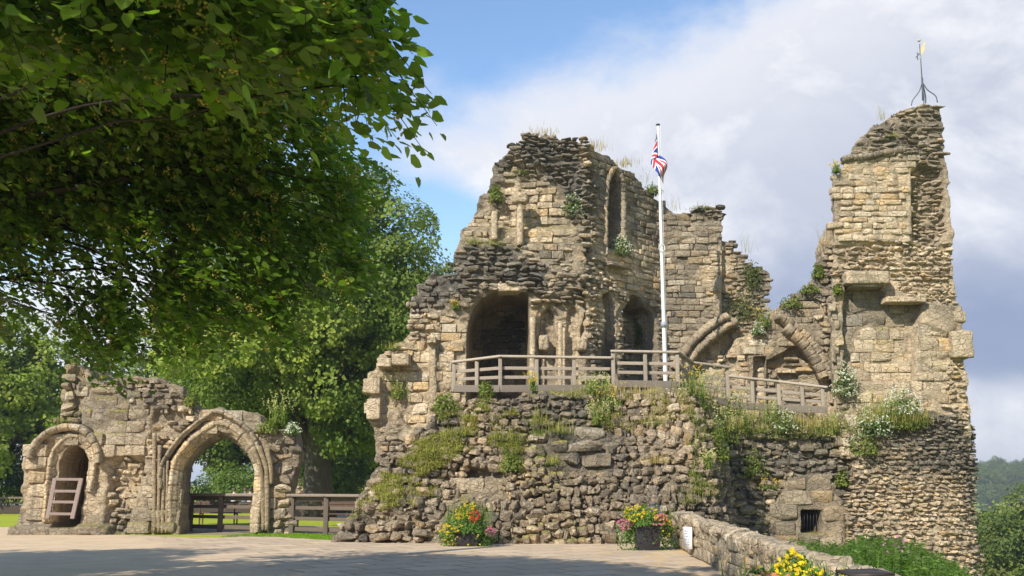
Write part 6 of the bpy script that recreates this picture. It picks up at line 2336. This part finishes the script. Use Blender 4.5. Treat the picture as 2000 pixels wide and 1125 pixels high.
W_ = 'wild plants growing on the ruins'
K, S_, B_, T_, F_, C_, M_, G_, L_ = KEEP, KSIDE, KBACK, TOWER, FOOT, CELL, MOUND, GATE, LOWW
plants = [
    # wall, px, py, height, radius, kind, label
    (S_, 1210, 500, 0.75, 0.42, 'valerian', 'white flowered bush growing under the tall window of the keep side wall'),
    (K, 1122, 425, 1.0, 0.42, 'valerian', 'pale flowered bush high on the corner of the keep'),
    (K, 968, 395, 0.65, 0.28, 'leafy', 'yellowish leafy plant on the upper left of the keep'),
    (K, 966, 480, 0.42, 0.45, 'grass', 'grassy yellow tuft on the rubble ledge above the vaulted recess'),
    (K, 925, 478, 0.40, 0.30, 'grass', 'small grassy tuft at the left end of the rubble ledge'),
    (K, 878, 530, 0.55, 0.42, 'grass', 'pale green tuft on the shoulder left of the keep'),
    (K, 1015, 340, 0.30, 0.40, 'grass', 'moss-like green patch under the rubble cap of the keep'),
    (K, 890, 604, 0.26, 0.14, 'yellow', 'small bright sprig on the wall left of the vaulted recess'),
    (K, 770, 682, 0.35, 0.30, 'grass', 'tuft on the projecting blocks at the far left of the keep'),
    (K, 778, 780, 0.95, 0.28, 'mignonette', 'tall pale green weed in front of the lower left keep wall'),
    (K, 1060, 262, 0.22, 0.5, 'dry', 'dry grass on the very top of the keep'),
    (S_, 1160, 292, 0.40, 0.5, 'dry', 'orange dry grass on the top of the side wall near the corner'),
    (S_, 1215, 325, 0.34, 0.4, 'dry', 'dry grass midway along the top of the side wall'),
    (S_, 1250, 358, 0.5, 0.3, 'whisp', 'thin stalks against the sky at the end of the side wall'),
    (S_, 1272, 380, 0.4, 0.35, 'leafy', 'green clump in the angle where the side wall meets the back wall'),
    (B_, 1318, 412, 0.55, 0.35, 'whisp', 'dry stalks on the back wall just right of the flagpole'),
    (B_, 1366, 408, 0.2, 0.5, 'grass', 'green grass along the top of the back wall'),
    (B_, 1455, 495, 0.85, 0.3, 'whisp', 'bare branching stalks on the stepped end of the back wall'),
    (B_, 1468, 540, 0.6, 0.35, 'ivy', 'sparse dark ivy on the stepped end of the back wall'),
    (B_, 1448, 605, 0.8, 0.65, 'ivy', 'large dark ivy patch above the broken vault rib'),
    (S_, 1244, 650, 0.7, 0.3, 'ivy', 'thin creeper in the dark fireplace hole of the side wall'),
    (L_, 1545, 602, 0.45, 0.45, 'leafy', 'leafy green growth on the sloping top of the low wall'),
    (L_, 1580, 575, 0.4, 0.4, 'leafy', 'green growth on the low wall close to the tower'),
    (L_, 1494, 640, 0.75, 0.25, 'yellow', 'yellow flowering plant at the broken end of the low wall'),
    (L_, 1480, 655, 0.4, 0.25, 'valerian', 'small white flowering plant in the gap between back wall and low wall'),
    (L_, 1597, 545, 0.6, 0.26, 'leafy', 'grey green bush against the left edge of the tower'),
    (L_, 1612, 490, 1.1, 0.25, 'whisp', 'tall wispy plant up the left edge of the tower'),
    (T_, 1636, 575, 0.35, 0.16, 'leafy', 'small fern-like plant beside the tower lintel'),
    (T_, 1722, 236, 0.5, 0.15, 'whisp', 'single thin stalk on the sloping tower top'),
    (T_, 1632, 338, 0.35, 0.15, 'yellow', 'yellow sprig on the left shoulder of the tower'),
    (T_, 1738, 268, 0.16, 0.30, 'grass', 'mossy tuft on the rubble near the tower top'),
    (G_, 545, 828, 0.95, 0.30, 'mignonette', 'tall weed with pale round heads on the right end of the gateway'),
    (G_, 525, 845, 0.40, 0.40, 'leafy', 'low leafy clump on the right end of the gateway'),
    (G_, 572, 848, 0.35, 0.25, 'valerian', 'small pale plant at the outer right corner of the gateway top'),
    (G_, 375, 792, 0.45, 0.25, 'leafy', 'green sprig in the notch between the two parts of the gateway'),
    (G_, 130, 825, 0.30, 0.35, 'grass', 'yellow green grass on the step left of the gateway top'),
    (T_, 1650, 775, 1.05, 0.42, 'valerian', 'pale flowering bush at the bottom left of the tower'),
    (F_, 1760, 812, 0.85, 0.65, 'valerian', 'broad white flowering bush at the foot of the tower'),
    (F_, 1722, 825, 0.95, 0.50, 'mignonette', 'yellow green weeds left of the broad white bush'),
    (F_, 1766, 818, 0.30, 0.22, 'valerian', 'little white flower spray hanging over the dark rubble of the tower foot'),
    (C_, 1690, 830, 0.80, 0.60, 'valerian', 'white flowering plants at the top of the cell wall'),
    (C_, 1668, 880, 0.55, 0.50, 'valerian', 'white valerian hanging down the cell wall beside the tower foot'),
    (C_, 1640, 845, 0.75, 0.60, 'mignonette', 'green and yellow weeds above the cell window'),
    (C_, 1590, 836, 0.60, 0.60, 'dry', 'reddish dry grass on the top of the cell wall'),
    (C_, 1548, 830, 0.65, 0.60, 'grass', 'long grass tuft beneath the sloping railing'),
    (C_, 1510, 826, 0.70, 0.60, 'mignonette', 'yellow weeds below the middle of the sloping railing'),
    (C_, 1470, 822, 0.75, 0.60, 'grass', 'overhanging grass at the left end of the cell wall top'),
    (C_, 1430, 812, 0.95, 0.55, 'mignonette', 'tall yellow green weeds below the railing post'),
    (C_, 1498, 955, 0.30, 0.40, 'yellow', 'bright yellow flowers on the shaded cell wall'),
    (C_, 1470, 930, 0.9, 0.45, 'leafy', 'green leaves hanging on the shaded wall left of the yellow flowers'),
    (C_, 1646, 950, 0.55, 0.25, 'leafy', 'small green plant right of the dressed stones of the cell wall'),
    (C_, 1450, 842, 0.85, 0.60, 'mignonette', 'bright yellow green weeds between mound and cell wall, highest of the hanging clumps'),
    (C_, 1424, 868, 1.0, 0.60, 'mignonette', 'hanging yellow green weeds in the angle right of the mound'),
    (C_, 1528, 846, 0.75, 0.60, 'valerian', 'white flecked weeds under the sloping railing, left of the dry grass'),
    (C_, 1612, 852, 0.75, 0.60, 'mignonette', 'light green weeds just above and right of the cell window'),
    (F_, 1704, 852, 0.80, 0.60, 'valerian', 'white flowered clump spilling over the left upper edge of the tower foot'),
    (F_, 1690, 888, 0.60, 0.45, 'leafy', 'green clump hanging lowest on the left edge of the tower foot'),
    (M_, 1392, 862, 0.95, 0.55, 'mignonette', 'dense pale green weeds on the right shoulder of the mound'),
    (M_, 1190, 795, 0.6, 0.45, 'yellow', 'yellow flecked weeds beneath the middle of the long railing'),
    (M_, 905, 850, 0.45, 0.45, 'grass', 'yellow green mossy tuft on the upper left of the mound'),
    (M_, 845, 885, 0.45, 0.5, 'grass', 'long yellowish grass halfway down the left slope of the mound'),
    (M_, 1372, 800, 1.15, 0.50, 'mignonette', 'tall pale yellow weeds at the right corner of the rubble mound'),
    (M_, 1405, 840, 0.9, 0.50, 'mignonette', 'yellow green weeds spilling over the right flank of the mound'),
    (M_, 1398, 900, 0.9, 0.42, 'leafy', 'leafy weeds hanging down the right flank of the mound'),
    (M_, 1378, 915, 0.50, 0.22, 'mignonette', 'single pale spike on the right flank of the mound'),
    (M_, 1345, 980, 0.50, 0.35, 'grass', 'weedy tuft just behind the end of the parapet'),
    (M_, 1345, 772, 0.80, 0.45, 'yellow', 'yellow weeds beneath the step of the railing'),
    (M_, 1165, 770, 0.60, 0.55, 'mignonette', 'pale headed weeds in front of the middle of the long railing'),
    (M_, 1128, 776, 0.45, 0.40, 'grass', 'grass and small weeds below the long railing'),
    (M_, 1041, 762, 0.50, 0.10, 'yellow', 'narrow yellow flower spike in front of the long railing'),
    (M_, 950, 772, 0.45, 0.26, 'leafy', 'pale green bush at the left end of the long railing'),
    (M_, 868, 800, 0.50, 0.40, 'leafy', 'bright green leaves beside the left end of the terrace'),
    (M_, 1225, 770, 0.35, 0.60, 'dry', 'rusty dry grass along the mound edge under the railing'),
    (M_, 1172, 830, 0.75, 0.40, 'mignonette', 'yellow green weeds halfway up the mound right of centre'),
    (M_, 1092, 845, 0.50, 0.35, 'grass', 'grassy tuft at the left end of the row of long blocks'),
    (M_, 1048, 830, 0.70, 0.35, 'grass', 'tall grass tuft in the upper middle of the mound'),
    (M_, 985, 860, 0.60, 0.45, 'grass', 'dark green tuft in the upper middle left of the mound'),
    (M_, 1000, 920, 0.45, 0.40, 'leafy', 'low leafy patch above the old dressed stones in the mound'),
    (M_, 1280, 830, 0.40, 0.40, 'grass', 'yellow grass high on the right part of the mound'),
    (M_, 1080, 905, 0.35, 0.30, 'grass', 'small tuft below the row of long blocks'),
    (M_, 1285, 905, 0.30, 0.35, 'dry', 'small dry tuft on the right part of the mound'),
]
for i, (w, px, py, h, r, kind, lab) in enumerate(plants):
    nm = {'valerian': 'valerian', 'mignonette': 'wild_mignonette', 'yellow': 'wildflower', 'dry': 'dry_grass_tuft', 'grass': 'grass_tuft', 'leafy': 'leafy_weed', 'ivy': 'creeper', 'whisp': 'dry_stalks'}[kind]
    weed(nm, on_wall(w, px, py), h, r, kind, lab, 500 + i, W_)


def ground_cover():
    """moss and short weeds carpeting the mound: one stuff object"""
    rs = np.random.RandomState(9)
    mb = MB()
    areas = [([(745, 925), (800, 870), (880, 835), (930, 850), (880, 900), (800, 940)], 520, (YG1, YG2), 0.16), ([(690, 1010), (745, 930), (790, 930), (780, 985)], 190, (YG1, YG2), 0.18),
             ([(850, 800), (960, 775), (960, 800), (870, 830)], 90, (G1, YG2), 0.2), ([(900, 815), (1010, 800), (1020, 880), (920, 880)], 130, (YG1, (0.34, 0.28, 0.05)), 0.16),
             ([(1150, 770), (1340, 760), (1350, 810), (1180, 850)], 160, (YG1, DRY2), 0.22), ([(960, 850), (1060, 840), (1060, 900), (960, 905)], 100, (G1, YG1), 0.2),
             ([(800, 940), (860, 930), (850, 990), (800, 985)], 40, (YG1, YG2), 0.15), ([(1340, 800), (1420, 820), (1420, 980), (1350, 960)], 150, (G1, YG2), 0.25), ([(1380, 810), (1480, 830), (1480, 960), (1400, 960)], 60, (G1, YG2), 0.3)]
    for poly, n, (a, b), h in areas:
        P = np.array(poly, float)
        k = 0
        while k < n:
            x, y = rs.uniform(P[:, 0].min(), P[:, 0].max()), rs.uniform(P[:, 1].min(), P[:, 1].max())
            if sdpoly(poly, np.array([x]), np.array([y]))[0] > 0 or vnoise(x * 0.035, y * 0.05, 0, 5) < -0.15:
                k += 0.2
                continue
            p = on_wall(MOUND, x, y, 0.12)
            blades(mb, rs, p, h * rs.uniform(0.5, 1.2), 0.10, 5, a, b, 0.006)
            leafy(mb, rs, p - [0, 0, 0.05], 0.08, 0.16, 34, 0.035, np.array(a) * 0.8, b, stems=0)
            k += 1
    # fringe along the foot of the tower and the cell wall top
    for x0, x1, y, wl, a, b in ((1400, 1700, 838, CELL, YG1, DRY2), (1690, 1800, 822, FOOT, YG1, DRY2)):
        for k in range(150):
            x = rs.uniform(x0, x1)
            p = on_wall(wl, x, y + rs.normal() * 7, 0.15)
            blades(mb, rs, p, rs.uniform(0.2, 0.5), 0.2, 9, a, b, 0.006)
            leafy(mb, rs, p - [0, 0, 0.12], 0.22, 0.26, 34, 0.05, G1, YG1, stems=0)
    tag(mb.build('ground_cover', M_HERB), kind='stuff')

ground_cover()


def grass_strip():
    """mown grass at the foot of the gateway and mound"""
    pts = [atZ(*p, 0) for p in ((430, 1050), (480, 1044), (560, 1043), (650, 1045), (690, 1050), (770, 1053), (745, 1057), (690, 1058), (620, 1054), (540, 1049), (470, 1048))]
    m, g, p, out = base_mat('mown_grass')
    c = g.mix(g.maprange(g.noise(pos(g), 6, 4, 0.6), 0.35, 0.65, 0, 1), (0.14, 0.24, 0.02), (0.20, 0.30, 0.03))
    g.l.new(c, p.inputs['Base Color'])
    p.inputs['Roughness'].default_value = 0.9
    sheet('grass_strip', [(q[0], q[1]) for q in pts], 0.011, m)
    rs = np.random.RandomState(4)
    poly = [(q[0], q[1]) for q in pts]
    P = np.array(poly)
    mb = MB()
    n = 5000
    X, Y = rs.uniform(P[:, 0].min(), P[:, 0].max(), n), rs.uniform(P[:, 1].min(), P[:, 1].max(), n)
    ok = sdpoly(poly, X, Y) < 0.03
    for x, y in zip(X[ok], Y[ok]):
        blades(mb, rs, (x, y, 0.01), 0.055, 0.03, 3, (0.14, 0.26, 0.02), (0.22, 0.33, 0.03), 0.008)
    tag(mb.build('grass', M_HERB), kind='stuff')

grass_strip()


def ditch_weeds():
    """tall willowherb and nettles filling the ditch behind the parapet"""
    rs = np.random.RandomState(14)
    mb = MB()
    n = 0
    while n < 800:
        Y = rs.uniform(13.5, 31)
        x = rs.uniform(4.9, 13.5)
        px = 1000 + FPX * x / (Y * _cs)
        if px < 1500 + 4 * (Y - 22) or px > 1880 or x > 5.6 + (Y - 12) * 0.5:
            continue
        zb = float(terrain_z(np.array([x]), np.array([Y]))[0])
        # crest of the weeds follows the photograph: lower to the left, taller near the tower
        ytop = np.interp(px, [1480, 1560, 1640, 1680, 1760, 1820, 1880], [1080, 1056, 1070, 1048, 1058, 1088, 1118]) + rs.uniform(-8, 30)
        zt = atY(px, ytop, Y)[2]
        h = zt - zb
        if h < 0.35 or h > 2.7:
            n += 0.2
            continue
        b = np.array([x, Y, zb])
        top = b + np.array([rs.normal() * 0.12, rs.normal() * 0.12, h])
        mb.tube([b, (b + top) / 2 + rs.normal(size=3) * 0.03, top], [0.012, 0.009, 0.004], (0.10, 0.15, 0.04), 4, False)
        m = int(26 + 14 * h)
        t = rs.uniform(0.35, 1.0, m) ** 0.8
        P = b[None] * (1 - t[:, None]) + top[None] * t[:, None]
        a = rs.uniform(0, 2 * math.pi, m)
        o = np.stack([np.cos(a), np.sin(a), rs.uniform(0.1, 0.6, m)], 1)
        lg = 0.20 * (1.15 - 0.7 * t)
        leaves(mb, P, np.array([0, 0, 1]) + rs.normal(size=(m, 3)) * 0.3, o, lg, leaf_cols(rs, m, (0.08, 0.155, 0.028), (0.16, 0.25, 0.052)), (LEAF1_V * [0.45, 1, 1], LEAF1_F))
        if rs.rand() < 0.02:
            floret(mb, rs, np.tile(top, (5, 1)) - np.stack([np.zeros(5), np.zeros(5), np.linspace(0, 0.25, 5)], 1), 0.05, (0.50, 0.26, 0.36), 3)
        n += 1
    tag(mb.build('weed_bed', M_HERB), kind='stuff')

ditch_weeds()

# ------------------------------------------------------------------ planters
def planter(px, py, Y, w, h, label, seed, kinds, over=1.0, bloom=0.75, sp=1.0):
    rs = np.random.RandomState(seed)
    c = atY(px, py, Y)
    root = empty('flower_planter', (c[0], Y, 0), label, 'planter', 'flower planters beside the pavement')
    mb = MB()
    # tapered square tub with a rim
    k = (0.028, 0.026, 0.028)
    V, F = rbox(3, 0.06)
    sc = 0.43 + 0.07 * (V[:, 2:3] + 1) / 2
    Vt = np.concatenate([V[:, :2] * w * sc, (V[:, 2:3] + 1) / 2 * h], 1)
    mb.add(Vt + [c[0], Y, 0], F, k)
    for s_ in (-1, 1):
        mb.box((c[0] + s_ * w * 0.49, Y, h - 0.03), (0.04, w * 1.04, 0.06), k)
        mb.box((c[0], Y + s_ * w * 0.49, h - 0.03), (w * 0.94, 0.038, 0.062), k)
    mb.build('tub', M_PLASTIC, root)
    w = w * sp
    mf, mb2 = MB(), MB()
    base = np.array([c[0], Y, h - 0.05])
    n = int(2600 * over)
    tips = leafy(mf, rs, base, bloom, w * 0.75, n, 0.050, (0.07, 0.15, 0.022), (0.15, 0.25, 0.045))
    # trailing sides
    for s_ in (-1, 1):
        q = base + np.array([s_ * w * 0.52, -0.08, -0.10])
        m = int(520 * over)
        P = q + np.stack([rs.normal(size=m) * w * 0.17, rs.normal(size=m) * 0.16, -np.abs(rs.normal(size=m)) * h * 0.42 + 0.1], 1)
        P[:, 2] = np.maximum(P[:, 2], 0.03)
        leaves(mf, P, rs.normal(size=(m, 3)) + [0, -0.7, 0.5], rs.normal(size=(m, 3)) + [0, 0, -0.8], rs.uniform(0.035, 0.07, m), leaf_cols(rs, m, (0.07, 0.15, 0.03), (0.15, 0.24, 0.05)))
        tips = np.concatenate([tips, P[rs.rand(m) < 0.25]])
    blades(mf, rs, base + [0, 0, bloom * 0.4], bloom * 0.72, w * 0.33, 130, (0.10, 0.18, 0.03), (0.2, 0.27, 0.05), 0.008)
    mf.build('leaves', M_HERB, root)
    rel = (tips - base) / np.array([w * 0.75, w * 0.75, bloom])
    used = np.zeros(len(tips), bool)
    for (cx, cz, rad, col, frac, size) in kinds:
        m = (np.hypot(rel[:, 0] - cx, rel[:, 2] - cz) < rad) & (rs.rand(len(tips)) < frac) & ~used & (tips[:, 1] < Y + 0.15)
        used |= m
        P = tips[m] + np.array([0, -0.03, 0.02])
        # daisy-like heads: a ring of petals
        for j in range(5):
            a = j * 2 * math.pi / 5
            tip = np.array([math.cos(a), -0.3, math.sin(a)])
            leaves(mb2, P, np.tile([0, -0.9, 0.5], (len(P), 1)) + rs.normal(size=(len(P), 3)) * 0.3, np.tile(tip, (len(P), 1)), np.full(len(P), size) * rs.uniform(0.8, 1.2, len(P)), leaf_cols(rs, len(P), np.array(col) * 0.85, col, 0.1))
    mb2.build('blooms', M_HERB, root)
    return root

planter(914, 1035, 27.0, 0.66, 0.40, 'black tub of yellow and red flowers against the left part of the rubble mound', 61,
        [(-0.1, 0.85, 0.45, YELLOW, 0.30, 0.030), (0.25, 0.55, 0.24, RED, 0.45, 0.038), (-0.75, -0.2, 0.5, YELLOW, 0.42, 0.032), (0.2, -0.4, 0.4, YELLOW, 0.4, 0.03), (0.95, 0.0, 0.2, PINK, 0.6, 0.035), (-0.3, 0.4, 0.35, YELLOW, 0.10, 0.03), (-0.5, -0.6, 0.3, ORANGE, 0.3, 0.03)], 1.2, 0.76, 1.3)
planter(1264, 1055, 25.4, 0.64, 0.66, 'black tub of mixed yellow and pink flowers beside the end of the parapet', 62,
        [(-0.55, 0.65, 0.45, YELLOW, 0.38, 0.03), (0.1, 0.6, 0.3, YELLOW, 0.25, 0.03), (-0.85, -0.05, 0.32, PINK, 0.5, 0.036), (0.45, 0.35, 0.28, (0.65, 0.22, 0.18), 0.35, 0.032), (0.9, -0.2, 0.5, YELLOW, 0.28, 0.03), (0.4, 0.85, 0.3, PURPLE, 0.18, 0.028), (0.3, 0.1, 0.22, PINK, 0.35, 0.032)], 1.2, 0.44, 1.35)
planter(1556, 1120, 9.3, 0.70, 0.46, 'nearest planter with tall yellow daisies in front of the parapet at the bottom edge', 63,
        [(0.0, 0.75, 1.0, (0.80, 0.62, 0.02), 0.16, 0.024), (-0.4, 0.5, 0.3, (0.62, 0.25, 0.2), 0.2, 0.024), (0.2, 0.3, 0.3, RED, 0.14, 0.022), (0.3, 0.8, 0.8, YELLOW, 0.10, 0.026)], 2.6, 0.50)

# far red flower bed beyond the lawn
def flower_bed():
    rs = np.random.RandomState(70)
    a, b = atY(652, 975, 60), atY(705, 975, 60)
    mb = MB()
    for k in range(46):
        x = rs.uniform(a[0], b[0])
        p = np.array([x, 60 + rs.normal() * 0.3, 0])
        t = leafy(mb, rs, p, 0.42, 0.3, 30, 0.12, G1, G2)
        floret(mb, rs, t[:6] + [0, 0, 0.1], 0.10, RED, 3)
    tag(mb.build('flower_bed', M_HERB), 'low bed of red flowers far beyond the fence beside the rubble mound', 'flower bed')
flower_bed()

# =================================================================== HAZE
def make_haze():
    m = bpy.data.materials.new('haze')
    m.use_nodes = True
    g = NT(m.node_tree)
    out = g.add('ShaderNodeOutputMaterial')
    v = g.add('ShaderNodeVolumePrincipled')
    v.inputs['Color'].default_value = (0.80, 0.87, 1.0, 1)
    v.inputs['Density'].default_value = 0.00055
    v.inputs['Anisotropy'].default_value = 0.3
    g.l.new(v.outputs[0], out.inputs['Volume'])
    mb = MB()
    mb.box((0, 0, 5), (5600, 5600, 60))
    o = mb.build('haze', m)
    tag(o, kind='stuff')

make_haze()
